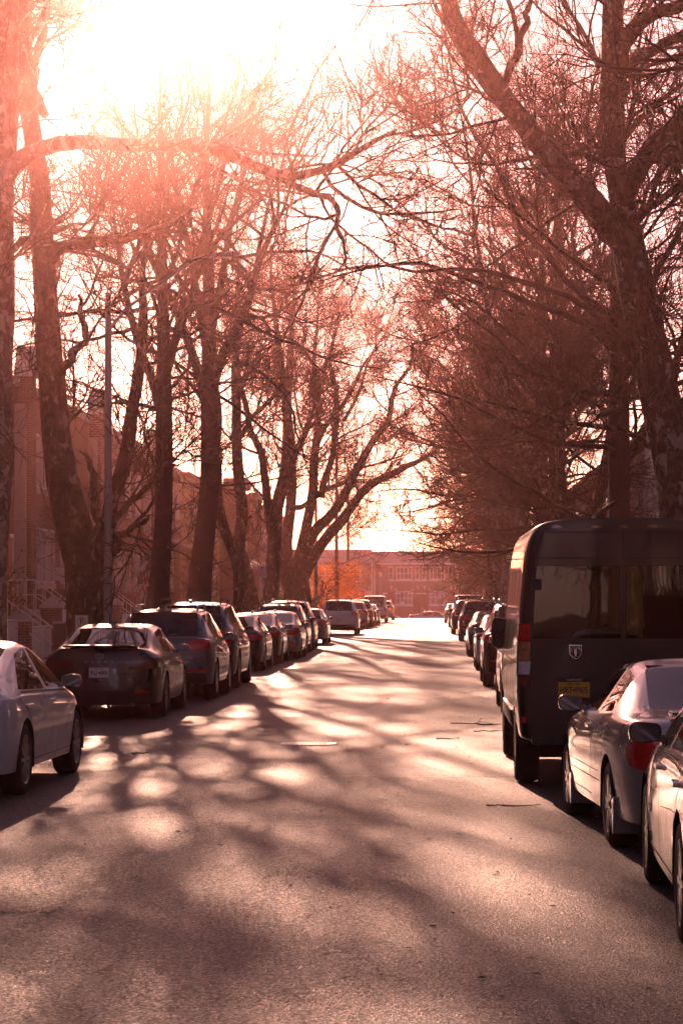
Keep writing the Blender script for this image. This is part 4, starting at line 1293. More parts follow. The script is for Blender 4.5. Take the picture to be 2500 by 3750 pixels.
# ------------------------------------------------------------------ cars
M['tyre'] = pbr('tyre', (0.018, 0.017, 0.017), .85, var=.25, scale=8, bump=.2)
M['rim'] = pbr('rim', (0.42, 0.41, 0.41), .3, metal=.9, var=.1)
M['rim_dark'] = pbr('rim_dark', (0.16, 0.155, 0.155), .35, metal=.8, var=.1)
M['black_plastic'] = pbr('black_plastic', (0.018, 0.017, 0.018), .55, var=.2)
M['under'] = pbr('under', (0.012, 0.011, 0.011), .9, var=.2)
M['chrome'] = pbr('chrome', (0.75, 0.74, 0.73), .12, metal=1.0, var=0)
M['interior'] = pbr('interior', (0.05, 0.042, 0.04), .8, var=.2)
M['seam'] = pbr('seam', (0.008, 0.008, 0.008), .7, var=0)
M['car_glass'] = glass_mat('car_glass', (.30, .29, .28))
M['car_glass_dark'] = glass_mat('car_glass_dark', (.10, .09, .09))
M['van_glass'] = glass_mat('van_glass', (.02, .016, .015), .65)
M['mirror_glass'] = pbr('mirror_glass', (0.45, 0.45, 0.48), .12, metal=1.0, var=0)
M['lamp_red'] = pbr('lamp_red', (0.78, 0.014, 0.010), .12, coat=1.0, var=.25, scale=18)
M['lamp_dark'] = pbr('lamp_dark', (0.10, 0.012, 0.014), .1, coat=1.0, var=.2, scale=14)
M['lamp_clear'] = pbr('lamp_clear', (0.78, 0.76, 0.74), .15, metal=.0, coat=1.0, var=.3, scale=30)
M['lamp_amber'] = pbr('lamp_amber', (0.5, 0.24, 0.10), .15, coat=1.0, var=.3, scale=30)
M['reflector'] = pbr('reflector', (0.75, 0.06, 0.02), .2, coat=1.0, var=.05)
M['plate_white'] = pbr('plate_white', (0.68, 0.66, 0.66), .45, var=.05)
M['plate_yellow'] = pbr('plate_yellow', (0.72, 0.40, 0.03), .45, var=.05)
M['plate_ink'] = pbr('plate_ink', (0.03, 0.03, 0.07), .5, var=0)

PAINTS = {
    'default': paint('paint_default', (.3, .3, .3)),
    'white_pearl': paint('paint_white_pearl', (.80, .80, .81), 0.0, .3),
    'white': paint('paint_white', (.84, .83, .82), 0.0, .35),
    'black': paint('paint_black', (.008, .007, .008), 0.0, .3, .7),
    'black_van': paint('paint_black_van', (.010, .0065, .006), 0.0, .4, .4),
    'slate': paint('paint_slate', (.13, .135, .16), .55, .32),
    'brown': paint('paint_brown', (.10, .085, .075), .55, .32),
    'charcoal': paint('paint_charcoal', (.05, .052, .06), .5, .3),
    'navy': paint('paint_navy', (.028, .032, .05), .4, .3),
    'silver': paint('paint_silver', (.50, .50, .50), .75, .33),
    'silver_warm': paint('paint_silver_warm', (.55, .53, .51), .6, .32),
    'maroon': paint('paint_maroon', (.12, .02, .02), .3, .3),
    'bronze': paint('paint_bronze', (.30, .22, .17), .7, .3),
    'beige': paint('paint_beige', (.56, .50, .43), .35, .35),
    'blue_grey': paint('paint_blue_grey', (.22, .26, .36), .4, .35),
    'red': paint('paint_red', (.35, .03, .03), .1, .35),
    'grey_light': paint('paint_grey_light', (.38, .37, .37), .5, .35),
}


def car_shell(p, sub=2):
    """control cage (half, mirrored) -> subdivided shell; returns bmesh with material regions 0 paint, 1 side glass, 2 rear glass, 3 windscreen, 4 lower plastic"""
    Ln, W, H = p['L'], p['W'] / 2, p['H']
    zs = p.get('zs', .24); zbr = p['zbr']; zbf = p.get('zbf', zbr - .06)
    rwb, rwt, wst, wsb, yB = p['rwb'], p['rwt'], p['wst'], p['wsb'], p['yB']
    zdk = p['zdk']; zcw = p['zcw']; zhf = p['zhf']; wr = p.get('wr', .70) * W; dlo = p.get('dlo', .45)
    lip = p.get('lip', 0.0)
    zb = lambda y: zbr + (zbf - zbr) * min(1, max(0, (y - rwb) / (wsb - rwb)))
    cols = []   # y_low, y_top, wfac, zb, roof?, zt, ytop_center_shift

    def col(yl, yt, wf, z, roof, zt, sh=0.0): cols.append((yl, yt, wf, z, roof, zt, sh))
    ti = p.get('tin', .03)
    col(.10, .10, p.get('wt', .88), zbr - .02, 0, zdk - .012 + lip)
    col(.26, .26 if rwb > .3 else .11, p.get('wt2', .945), zbr, 0, zdk + lip * .6)
    if rwb > .5: col((.26 + rwb) / 2 + .05, (.26 + rwb) / 2, .975, zbr, 0, zdk + .012)
    else: col(.4, rwb - .02 if rwb > .14 else .13, .97, zbr, 0, zdk + .005)
    col(max(rwb, .52), rwb, .985, zbr, 0, zdk + .018, -.06)
    col(max(rwb, .52) + dlo, rwt, .995, zb(rwb), 1, H - p.get('rdrop', .055), -.05)
    col(yB - .05, yB - .10, 1.0, zb(yB), 1, H)
    col(yB + .05, yB - .02, 1.0, zb(yB), 1, H - .003)
    col(wsb - .20, wst, 1.0, zbf, 1, H - .05, .07)
    col(wsb + .05, wsb, .99, zbf - .01, 0, zcw, .14)
    yh = wsb + (Ln - .3 - wsb) * .5
    col(yh, yh, .975, zbf - .04, 0, (zcw + zhf) / 2 + .03)
    col(Ln - .42, Ln - .42, .94, zhf - .10, 0, zhf)
    col(Ln - .12, Ln - .12, .80, zhf - .18, 0, zhf - .10)
    nC = len(cols)
    tail = p.get('tail', (.03, -.04, -.02, .0, .04))         # y offsets by row 1..5 at the tail
    V = []; idx = {}

    def put(key, x, y, z):
        idx[key] = len(V); V.append((x, y, z))
    for c, (yl, yt, wf, z, roof, zt, sh) in enumerate(cols):
        w = W * wf
        rows = [(w * .80, yl, zs - .02), (w * .965, yl, zs), (w * .995, yl, zs + .20), (w, yl, z - p.get('shl', .20)), (w * p.get('tum', .965), yl, z - .03)]
        if roof:
            rows += [(w * .925, yl, z + .02), (wr, yt, zt - .075), (wr - .07, yt + sh * .2, zt - .022), (wr * .5, yt + sh * .7, zt - .004), (0, yt + sh, zt)]
        else:
            k = .80 if c in (3, 8) else .78
            zz = min(z + .01, zt)
            rows += [(w * .90, (yl * .6 + yt * .4), zz), (w * k, yt, zt - .012), (w * (k - .10), yt + sh * .2, zt - .004), (w * .36, yt + sh * .7, zt), (0, yt + sh, zt)]
        for r, q in enumerate(rows):
            y = q[1]
            if c == 0: y += tail[min(max(r - 1, 0), 4)] if r < 5 else tail[4]
            if c == nC - 1 and r < 5: y += (0, .05, .06, .04, .0)[r]
            put((c, r), q[0], y, q[2])
    F = []; MI = []

    def face(keys, m): F.append([idx[k] for k in keys]); MI.append(m)
    side_m = p.get('side_lower', 0)
    for c in range(nC - 1):
        for r in range(9):
            m = 0
            if r == 0: m = 4
            if r == 1 and side_m: m = 4
            if 4 <= c <= 6 and r == 5 and c != 5: m = 1 if not p.get('cargo') or c == 6 else 0
            if c == 3 and r >= 7: m = 2
            if c == 7 and r >= 7: m = 3
            face([(c, r), (c + 1, r), (c + 1, r + 1), (c, r + 1)], m)
    # caps
    for c, nm, bul, sg in ((0, 't', p.get('bul', .09), -1), (nC - 1, 'n', .12, 1)):
        x5 = V[idx[(c, 5)]][0]
        for k in range(6, 10):
            xk = V[idx[(c, k)]][0]
            V[idx[(c, k)]] = (xk, V[idx[(c, k)]][1] + sg * bul * .55 * (1 - (xk / x5) ** 2), V[idx[(c, k)]][2])
            for r in range(0, 5):
                q = V[idx[(c, r)]]
                put((nm, r, k), xk * q[0] / x5, q[1] + sg * bul * (1 - (xk / x5) ** 2), q[2])
        for k in range(5, 9):
            for r in range(0, 5):
                A = lambda r_, k_: (c, 5 if r_ == 5 else r_) if k_ == 5 else ((c, k_) if r_ == 5 else (nm, r_, k_))
                m = 4 if (r == 0 or (r == 1 and p.get('rear_lower') and c == 0)) else 0
                face([A(r, k), A(r + 1, k), A(r + 1, k + 1), A(r, k + 1)], m)
    # mirror
    n = len(V); V2 = V + [(-x, y, z) for (x, y, z) in V]
    F2 = F + [[i + n for i in f][::-1] for f in F]; MI2 = MI + MI
    me = bpy.data.meshes.new('shell'); me.from_pydata(V2, [], F2)
    me.polygons.foreach_set('material_index', MI2)
    bm = bmesh.new(); bm.from_mesh(me)
    bmesh.ops.remove_doubles(bm, verts=bm.verts, dist=1e-5)
    bmesh.ops.recalc_face_normals(bm, faces=bm.faces)
    vl = bm.verts.layers.float.get('crease_vert') or bm.verts.layers.float.new('crease_vert')
    for v in bm.verts:
        ms = {f.material_index for f in v.link_faces}
        if ms & {1, 2, 3}:
            for g in (1, 2, 3):
                if sum(f.material_index == g for f in v.link_faces) == 1: v[vl] = p.get('vcr', .62)
    cl = bm.edges.layers.float.get('crease_edge') or bm.edges.layers.float.new('crease_edge')
    for e in bm.edges:
        if len(e.link_faces) == 2:
            a, b = (f.material_index for f in e.link_faces)
            if a != b: e[cl] = .95
            elif e.calc_face_angle(0) > 1.0: e[cl] = .45
    bm.to_mesh(me); bm.free()
    o = bpy.data.objects.new('shell', me); COL.objects.link(o)
    md = o.modifiers.new('s', 'SUBSURF'); md.levels = sub; md.render_levels = sub
    dg = bpy.context.evaluated_depsgraph_get()
    em = bpy.data.meshes.new_from_object(o.evaluated_get(dg))
    bpy.data.objects.remove(o); bpy.data.meshes.remove(me)
    return em


def wheel_mesh(r, w, spokes, parent, loc, side, rimr=None, dark=False):
    rr = rimr or r * .70
    t = MB()
    pr = [(rr * .97, -w * .42), (rr * 1.02, -w * .5), (r * .90, -w * .5), (r * .975, -w * .42), (r, -w * .28), (r, 0), (r, w * .28), (r * .975, w * .42), (r * .90, w * .5), (rr * 1.02, w * .5), (rr * .97, w * .42), (rr * .9, 0)]
    t.lathe(pr, 40, 'x', close=True)
    tyre = t.build('wheel', M['tyre'], parent, .7)
    tyre.location = loc
    b = MB(); o = side * w * .5
    b.lathe([(rr * .99, o * .98), (rr * .93, o * .9), (rr * .90, o * .55), (rr * .9, -o * .6)], 40, 'x')
    b.lathe([(rr * .17, o * .92), (rr * .2, o * .7), (rr * .2, o * .4)], 16, 'x'); b.lathe([(0.001, o * .93), (rr * .17, o * .92)], 16, 'x')
    for k in range(spokes):
        a = 2 * PI * k / spokes
        for da in (-.11, .11) if spokes <= 6 else (0,):
            c, s_ = math.cos(a + da), math.sin(a + da); c2, s2 = math.cos(a + da * 2.0), math.sin(a + da * 2.0)
            wd = rr * (.085 if spokes <= 6 else .075)
            p0 = Vector((o * .84, c * rr * .15, s_ * rr * .15)); p1 = Vector((o * .82, c2 * rr * .95, s2 * rr * .95))
            b.obox((p0 + p1) / 2, (p1 - p0, Vector((0, -s2, c2)), Vector((1, 0, 0))), ((p1 - p0).length, wd * 2, abs(o) * .22))
    b.build('rim', M['rim_dark' if dark else 'rim'], tyre, .5)
    g = MB().lathe([(0.0, o * .2), (rr * .9, o * .2)], 24, 'x')
    g.build('brake_disc', M['under'], tyre)
    return tyre


class Decal:
    """pieces laid over the body shell by casting rays on it"""

    def __init__(s, tree): s.t = tree

    def hit(s, mode, u, v):
        if mode == 'rear': o, d = Vector((u, -3, v)), Vector((0, 1, 0))
        elif mode == 'front': o, d = Vector((u, 9, v)), Vector((0, -1, 0))
        elif mode == 'right': o, d = Vector((3, u, v)), Vector((-1, 0, 0))
        elif mode == 'left': o, d = Vector((-3, u, v)), Vector((1, 0, 0))
        elif mode == 'top': o, d = Vector((u, v, 4)), Vector((0, 0, -1))
        else:                                   # corner: u = angle from straight back (deg), around (0, 1.1)
            a = R(u); d = Vector((-math.sin(a), math.cos(a), 0)); o = Vector((0, 1.1, v)) - d * 4
        h = s.t.ray_cast(o, d)
        if h[0] is None:
            h = s.t.find_nearest(o + d * 3)
            return h[0], h[1]
        n = h[1]
        if n.dot(d) > 0: n = -n
        return h[0], n

    def patch(s, name, mat, parent, mode, poly, off=.012, rings=5, mirror=False, edge=.001, sub=6):
        """star-shaped outline poly [(u, v)] -> lens-like patch"""
        pts = []
        n = len(poly)
        for i in range(n):
            a, b = poly[i], poly[(i + 1) % n]
            for k in range(sub): pts.append((a[0] + (b[0] - a[0]) * k / sub, a[1] + (b[1] - a[1]) * k / sub))
        cu = sum(q[0] for q in poly) / n; cv = sum(q[1] for q in poly) / n
        mb = MB()
        for sg in ((1, -1) if mirror else (1,)):
            vs = []; fs = []; m = len(pts)
            for r in range(rings + 1):
                k = 1 - r / rings if r < rings else 0.0
                for (u, v) in pts:
                    p, nn = s.hit(mode, (cu + (u - cu) * k) * sg, cv + (v - cv) * k)
                    h = edge - .006 if r == 0 else off
                    vs.append(p + nn * h)
                    if r == rings: break
                if r == 0:                      # rim wall: outline raised again just inside
                    for (u, v) in pts:
                        p, nn = s.hit(mode, (cu + (u - cu) * .985) * sg, cv + (v - cv) * .985)
                        vs.append(p + nn * off)
            R_ = rings + 1
            for r in range(R_ - 1):
                for i in range(m):
                    j = (i + 1) % m
                    fs.append((r * m + i, r * m + j, (r + 1) * m + j, (r + 1) * m + i))
            c = R_ * m
            for i in range(m): fs.append(((R_ - 1) * m + i, (R_ - 1) * m + (i + 1) % m, c))
            mb.add(vs, fs)
        return mb.build(name, mat, parent, .9)

    def ribbon(s, mb, mode, line, width=.008, off=.002, sub=6, mirror=False):
        for sg in ((1, -1) if mirror else (1,)):
            L_ = []
            for i in range(len(line) - 1):
                for k in range(sub): L_.append((line[i][0] + (line[i + 1][0] - line[i][0]) * k / sub, line[i][1] + (line[i + 1][1] - line[i][1]) * k / sub))
            L_.append(line[-1])
            P = [];
            for (u, v) in L_:
                p, nn = s.hit(mode, u * sg, v); P.append((p + nn * off, nn))
            vs = []; fs = []
            for i, (p, nn) in enumerate(P):
                t = (P[min(i + 1, len(P) - 1)][0] - P[max(i - 1, 0)][0]).normalized()
                b = t.cross(nn).normalized() * width / 2
                vs += [p - b, p + b]
            for i in range(len(P) - 1): fs.append((2 * i, 2 * i + 1, 2 * i + 3, 2 * i + 2))
            mb.add(vs, fs)
        return mb


def plate(root, loc, txt, kind, tilt=0.0, small=True):
    p = MB().box(-.152, .152, -.006, .006, -.076, .076).build('number_plate', M['plate_' + kind], root, bevel=.006)
    p.location = loc; p.rotation_euler = (tilt, 0, 0)
    if txt:
        a, b = txt
        text_mesh('lettering', a, .082, M['plate_ink'], p, (-.075, -.0075, -.004), RX90, .001, xs=.78)
        text_mesh('lettering', b, .082, M['plate_ink'], p, (.07, -.0075, -.004), RX90, .001, xs=.78)
        MB().box(-.012, .008, -.0082, -.006, -.012, .006).build('emblem', M['plate_ink'], p)
        if small: text_mesh('lettering', 'NEW YORK', .024, M['plate_ink'], p, (0, -.0075, .056), RX90, .001)
    return p


def wing_mirror(root, y, z, xw, side, paint_m, size=1.0, glass='mirror_glass', arm=.025, wh=None):
    """rounded housing with the glass facing back"""
    b = MB(); w, h, dp = .205 * size, .138 * size, .11 * size
    if wh: w, h, dp = wh
    nu, nv = 12, 5
    prof = [(0.0, 1.0, 1.0), (.25, 1.03, 1.03), (.6, .93, .92), (.85, .68, .66), (1.0, .25, .25)]
    vs = []; fs = []
    for (q, a, c) in prof:
        for k in range(nu):
            t = 2 * PI * k / nu
            ct, st = math.cos(t), math.sin(t)
            e = .62
            x = math.copysign(abs(ct) ** e, ct) * w / 2 * a; zz = math.copysign(abs(st) ** e, st) * h / 2 * c
            if side * x < 0: zz *= .88
            vs.append((x, q * dp, zz))
    n = len(prof)
    for i in range(n - 1):
        for k in range(nu): fs.append((i * nu + k, i * nu + (k + 1) % nu, (i + 1) * nu + (k + 1) % nu, (i + 1) * nu + k))
    fs.append(tuple((n - 1) * nu + k for k in range(nu)))
    b.add(vs, fs)
    b.bar((-side * w * .42, dp * .45, -h * .28), (-side * (w * .5 + arm + .12), dp * .7, -h * .55), .06, .05)
    o = b.build('wing_mirror', paint_m, root, .8)
    o.location = (side * (xw + arm + w / 2), y, z)
    g = MB(); vs = [(0, -.004, 0)]
    for k in range(24):
        t = 2 * PI * k / 24; ct, st = math.cos(t), math.sin(t); e = .62
        zz = math.copysign(abs(st) ** e, st) * h / 2 * .9
        x = math.copysign(abs(ct) ** e, ct) * w / 2 * .92
        if side * x < 0: zz *= .88
        vs.append((x, -.004, zz))
    g.add(vs, [(0, 1 + k, 1 + (k + 1) % 24) for k in range(24)])
    g.build('mirror_glass', M[glass], o).rotation_euler = (R(3), 0, side * R(-5))
    return o


def make_car(p, name, sub=2):
    """one car with all its parts, tail at y = 0, standing on z = 0"""
    root = empty(name, (0, 0, 0))
    em = car_shell(p, sub)
    bmf = bmesh.new(); bmf.from_mesh(em)
    tree = BVHTree.FromBMesh(bmf)
    D = Decal(tree)
    W = p['W'] / 2; rw = p['rw']; Ra = rw + .055
    axles = (p['oh'], p['oh'] + p['wb'])
    # wheel arches
    kill = []
    for f in bmf.faces:
        c = f.calc_center_median()
        if abs(c.x) < W * .55: continue
        for ya in axles:
            if math.hypot(c.y - ya, c.z - rw) < Ra and c.z < rw + Ra: kill.append(f); break
    bmesh.ops.delete(bmf, geom=kill, context='FACES')
    for v in bmf.verts:
        if abs(v.co.x) < W * .6 or not v.is_boundary: continue
        for ya in axles:
            dy, dz = v.co.y - ya, v.co.z - rw
            q = math.hypot(dy, dz)
            if q < Ra * 1.45 and v.co.z > rw * .45 and q > 1e-4:
                v.co.y = ya + dy / q * Ra; v.co.z = rw + dz / q * Ra
    bmesh.ops.recalc_face_normals(bmf, faces=bmf.faces)
    # split regions
    names = {0: 'body', 1: 'side_window', 2: 'rear_window', 3: 'windscreen', 4: 'lower_trim'}
    body = None
    for mi, nm in names.items():
        b2 = bmf.copy()
        bmesh.ops.delete(b2, geom=[f for f in b2.faces if f.material_index != mi], context='FACES')
        if not b2.faces: b2.free(); continue
        for f in b2.faces: f.material_index = 0; f.smooth = True
        if mi in (1,):
            for s in (1, -1):
                b3 = b2.copy()
                bmesh.ops.delete(b3, geom=[f for f in b3.faces if f.calc_center_median().x * s < 0], context='FACES')
                me = bpy.data.meshes.new(nm); b3.to_mesh(me); b3.free()
                link_mesh(nm, me, M[p.get('glass', 'car_glass')], root)
        else:
            me = bpy.data.meshes.new(nm); b2.to_mesh(me)
            mat = {0: PAINTS['default'], 2: M[p.get('rglass', p.get('glass', 'car_glass'))], 3: M['car_glass'], 4: M['black_plastic']}[mi]
            if mi == 4 and p.get('painted_sill'): mat = PAINTS['default']
            o = link_mesh(nm, me, mat, root)
            if mi == 0: body = o
        b2.free()
    bmf.free(); bpy.data.meshes.remove(em)
    # arch liners, floor, cabin
    u = MB()
    for ya in axles:
        for s in (1, -1):
            n = 14
            vs = []; fs = []
            for k in range(n + 1):
                a = -.25 + (PI + .5) * k / n
                for x in (W * .985, W * .42): vs.append((s * x, ya + Ra * math.cos(a), rw + Ra * math.sin(a)))
            for k in range(n): fs.append((2 * k, 2 * k + 1, 2 * k + 3, 2 * k + 2))
            vs2 = [(s * W * .42, ya + Ra * math.cos(a), rw + Ra * math.sin(a)) for a in np.linspace(0, 2 * PI, 18)[:-1]]
            u.add(vs, fs); u.add(vs2, [tuple(range(17))])
    zs = p.get('zs', .24)
    u.box(-W * .74, W * .74, .35, axles[0] - Ra, zs - .03, zs + .04)
    u.box(-W * .42, W * .42, axles[0] - Ra, axles[0] + Ra, zs - .02, zs + .05)
    u.box(-W * .80, W * .80, axles[0] + Ra, axles[1] - Ra, zs - .035, zs + .05)
    u.box(-W * .42, W * .42, axles[1] - Ra, axles[1] + Ra, zs - .02, zs + .05)
    u.box(-W * .70, W * .70, axles[1] + Ra, p['L'] - .3, zs - .03, zs + .04)
    u.build('underbody', M['under'], root)
    if not p.get('cargo'):
        b = MB(); zb = p['zbr']; H = p['H']
        rows_ = [p['yB'] + .25, max(p['rwt'] + .15, p['yB'] - .75)]
        for k, yy in enumerate(rows_):
            for xx in (-.37, .37):
                b.obox((xx, yy, zb - .12), (Vector((1, 0, 0)), Vector((0, 1, .0)), Vector((0, -.18, 1))), (.5, .14, .6))
                b.obox((xx, yy - .07, zb + .27), (Vector((1, 0, 0)), Vector((0, 1, 0)), Vector((0, -.15, 1))), (.28, .09, .17))
        b.box(-.66, .66, p['wsb'] - .6, p['wsb'] - .25, zb - .32, zb - .03)
        b.box(-W * .8, W * .8, max(p['rwb'], .3) + .1, p['wsb'] - .2, .30, .36)
        if p['rwb'] > .5: b.box(-.62, .62, p['rwb'] + .1, rows_[1] - .12, p['zdk'] - .12, p['zdk'] - .07)
        b.tube([(-.37 + .18 * math.cos(a), p['wsb'] - .68 + .05 * math.sin(a), zb - .08 + .18 * math.sin(a)) for a in np.linspace(0, 2 * PI, 15)], .014, 5)
        b.build('interior', M['interior'], root, bevel=.03)
    # wheels
    for ya in axles:
        for s in (1, -1):
            wheel_mesh(rw, p.get('tw', .22), p.get('spokes', 10), root, (s * (W - p.get('tw', .22) / 2 - .02), ya, rw), s, p.get('rimr'), p.get('darkrim', False))
    # door seams and handles
    zb = p['zbr']; yA = p['wsb'] - .28; yB = p['yB']; yR = max(p['rwb'], .52) + .45
    sm = MB()
    if not p.get('cargo'):
        for s in ('left', 'right'):
            D.ribbon(sm, s, [(yA + .22, zs + .08), (yA + .25, zb - .3), (yA + .12, zb - .06)])
            D.ribbon(sm, s, [(yB, zs + .08), (yB - .01, zb - .3), (yB - .02, zb - .05)])
            D.ribbon(sm, s, [(yA + .22, zs + .075), (yR if p.get('doors', 4) == 4 else yB, zs + .075)])
            if p.get('doors', 4) == 4:
                y0 = max(axles[0] + Ra + .04, yR - .1)
                D.ribbon(sm, s, [(y0, zs + .08), (y0 - .03, rw + .15), (axles[0] + .1, rw + Ra + .06), (yR - .25, zb - .05)])
        D.ribbon(sm, 'rear', [(-W * .6, .56 + p.get('lid', 0)), (-W * .55, .52 + p.get('lid', 0)), (W * .55, .52 + p.get('lid', 0)), (W * .6, .56 + p.get('lid', 0))])
    if p.get('mudflap'):
        for zz in (.455, .525): D.ribbon(sm, 'left', [(axles[0] + Ra + .08, zz), (axles[1] - Ra - .05, zz)], .007)
        D.ribbon(sm, 'left', [(1.02, .70), (1.19, .72), (1.20, .89), (1.03, .87), (1.02, .70)], .006)
    if sm.n: sm.build('panel_gap', M['seam'], root)
    hm = p.get('handle', 'chrome')
    if not p.get('cargo'):
        for s, sg in (('left', -1), ('right', 1)):
            for yy in ((yB + .12,) if p.get('doors', 4) == 2 else (yB + .12, yR + .10)):
                q, nn = D.hit(s, yy, zb - .13)
                MB().box(-.022, .022, -.10, .10, -.016, .016).build('door_handle', PAINTS['default'] if hm == 'paint' else M[hm], root, bevel=.008).location = q + nn * .012
        # belt line trim
        for s in ('left', 'right'):
            bt = MB()
            D.ribbon(bt, s, [(yR - .05, zb + .0), (yB, p.get('zbf', zb - .06) * .5 + zb * .5 + .0), (yA + .1, p.get('zbf', zb - .06))], .022, .004)
            bt.build('belt_trim', M['chrome' if p.get('chrome_belt') else 'black_plastic'], root)
    # mirrors
    for s in (1, -1):
        wing_mirror(root, p['wsb'] - .42, p.get('zbf', zb - .06) + .10, W * .89, s, PAINTS['default'] if not p.get('mirror_black') else M['black_plastic'], p.get('msize', 1.0))
    # rear lamps, bumper reflectors, lights
    for (mode, poly, mat) in p.get('lamps', []):
        D.patch('tail_light', M[mat], root, mode, poly)
        D.patch('tail_light', M[mat], root, mode, [(-a, b) for a, b in poly])
    for (mode, poly, mat) in p.get('reflectors', []):
        D.patch('reflector', M[mat], root, mode, poly, .008, 2)
        D.patch('reflector', M[mat], root, mode, [(-a, b) for a, b in poly], .008, 2)
    for s in (1, -1):
        D.patch('headlight', M['lamp_clear'], root, 'front', [(s * W * .45, p['zhf'] - .22), (s * W * .80, p['zhf'] - .16), (s * W * .80, p['zhf'] - .08), (s * W * .45, p['zhf'] - .14)])
    for (nm, mode, poly, mat) in p.get('patches', []):
        D.patch(nm, PAINTS['default'] if mat == 'paint' else M[mat], root, mode, poly, .006, 4)
    # roof rails / antenna
    if p.get('rails'):
        for s in (1, -1):
            x = s * (p.get('wr', .7) * W - .09)
            MB().tube([(x, p['rwt'] + .12, p['H'] - .05), (x, p['rwt'] + .22, p['H'] + .045), (x, p['yB'], p['H'] + .06), (x, p['wst'] - .3, p['H'] + .04), (x, p['wst'] - .18, p['H'] - .04)], .022, 6).build('roof_rail', M['grey_metal'] if p.get('rail_metal') else M['black_plastic'], root, .8)
        if p['rails'] == 2:
            for yy in (p['rwt'] + .5, p['yB'] + .2): MB().bar((-p.get('wr', .7) * W + .05, yy, p['H'] + .075), (p.get('wr', .7) * W - .05, yy, p['H'] + .075), .05, .025).build('cross_bar', M['black_plastic'], root)
    if p.get('fin', True):
        MB().prism([(p['rwt'] + .06, p['H'] - .045), (p['rwt'] + .27, p['H'] - .02), (p['rwt'] + .11, p['H'] + .045), (p['rwt'] + .07, p['H'] + .04)], 'x', -.025, .025).build('antenna', PAINTS['default'], root, bevel=.008)
    if p.get('spoiler'):
        y0, z0 = p['spoiler']
        MB().prism([(y0, z0), (y0 - .16, z0 + .025), (y0 - .17, z0 + .045), (y0 + .02, z0 + .05)], 'x', -W * .62, W * .62).build('spoiler', PAINTS['default'], root, bevel=.012)
    if p.get('mudflap'):
        for ya in axles:
            for s in (1, -1): MB().prism([(ya - Ra - .01, .12), (ya - Ra + .02, .12), (ya - Ra + .09, .36), (ya - Ra - .06, .40)], 'x', s * W * .99, s * (W * .99 - .2)).build('mudflap', PAINTS['default'], root, bevel=.008)
    if p.get('wiper'):
        MB().bar((-.02, p['rwb'] - .03, p['zdk'] + .03), (.42, p['rwb'] + .02, p['zdk'] + .10), .018).build('wiper', M['black_plastic'], root)
    for xx in p.get('exhaust', (.52,)): MB().tube([(xx, .05, zs - .02), (xx, .3, zs)], .032, 10).build('exhaust', M['rim_dark'], root, .7)
    pz, py = p.get('plate', (.74, 0))
    if pz:
        q, nn = D.hit('rear', 0, pz)
        plate(root, (0, q.y - .012, pz), None, p.get('plate_kind', 'white'), -.1)
    return root, D


def paint_tree(o, kids, pm):
    for ch in kids.get(o.name, []):
        for sl in ch.material_slots:
            if sl.material and sl.material.name.startswith('paint_'):
                sl.link = 'OBJECT'; sl.material = pm
        paint_tree(ch, kids, pm)


# ---- car kinds ----------------------------------------------------------------------------------------------
SEDAN = dict(L=4.88, W=1.84, H=1.445, zbr=.985, zbf=.92, rwb=.66, rwt=1.62, wst=2.95, wsb=3.62, yB=2.45, zdk=1.075, zcw=.985, zhf=.80, wr=.70, oh=1.12, wb=2.82, rw=.335, dlo=.62, lip=.025, bul=.14,
             tail=(.05, -.02, .0, .01, .05), lid=.18, spokes=5, tw=.225, exhaust=(.5, -.5))
S_CAMRY = dict(SEDAN, plate=(0, 0), lamps=[('rear', [(.40, .80), (.70, .74), (.82, .78), (.80, .89), (.62, .905), (.40, .87)], 'lamp_dark'), ('corner', [(36, .765), (43, .79), (46, .85), (44, .895), (36, .90)], 'lamp_dark')],
               reflectors=[('rear', [(.54, .405), (.74, .415), (.74, .445), (.54, .435)], 'reflector')],
               patches=[('bumper_insert', 'rear', [(-.62, .27), (.62, .27), (.66, .38), (.5, .40), (-.5, .40), (-.66, .38)], 'black_plastic')], glass='car_glass_dark', rglass='car_glass', darkrim=True, spoiler=(.2, 1.085), handle='chrome', rear_lower=1)
S_FAMILY = dict(SEDAN, lamps=[('rear', [(.46, .80), (.72, .77), (.82, .82), (.80, .92), (.66, .94), (.44, .885)], 'lamp_red'), ('corner', [(35, .80), (43, .815), (47, .87), (44, .93), (35, .925)], 'lamp_red')],
                patches=[('chrome_bar', 'rear', [(-.43, .87), (.43, .87), (.43, .90), (-.43, .90)], 'chrome')], spokes=10)
S_SMALL = dict(SEDAN, L=4.40, W=1.72, H=1.455, rwb=.52, rwt=1.42, yB=2.2, wst=2.65, wsb=3.30, oh=.92, wb=2.6, rw=.315, dlo=.55, lip=.01,
               lamps=[('rear', [(.44, .78), (.66, .72), (.77, .80), (.77, .93), (.68, .95), (.44, .86)], 'lamp_red'), ('corner', [(33, .76), (41, .80), (46, .88), (43, .955), (33, .945)], 'lamp_red')],
               reflectors=[('rear', [(.52, .40), (.70, .41), (.70, .47), (.52, .46)], 'lamp_red')], spokes=10, rear_lower=0)
S_FAST = dict(SEDAN, L=4.69, W=1.86, H=1.443, zbr=.965, zbf=.90, rwb=.36, rwt=1.75, wst=2.75, wsb=3.62, yB=2.28, zdk=1.06, zcw=.94, zhf=.74, wr=.69, oh=.96, wb=2.875, rw=.335, dlo=.30, lip=.02,
              lamps=[('rear', [(.46, .82), (.66, .81), (.72, .86), (.70, .91), (.46, .90)], 'lamp_red')], spokes=10, handle='chrome', fin=False, glass='car_glass', painted_sill=False, mirror_black=False)
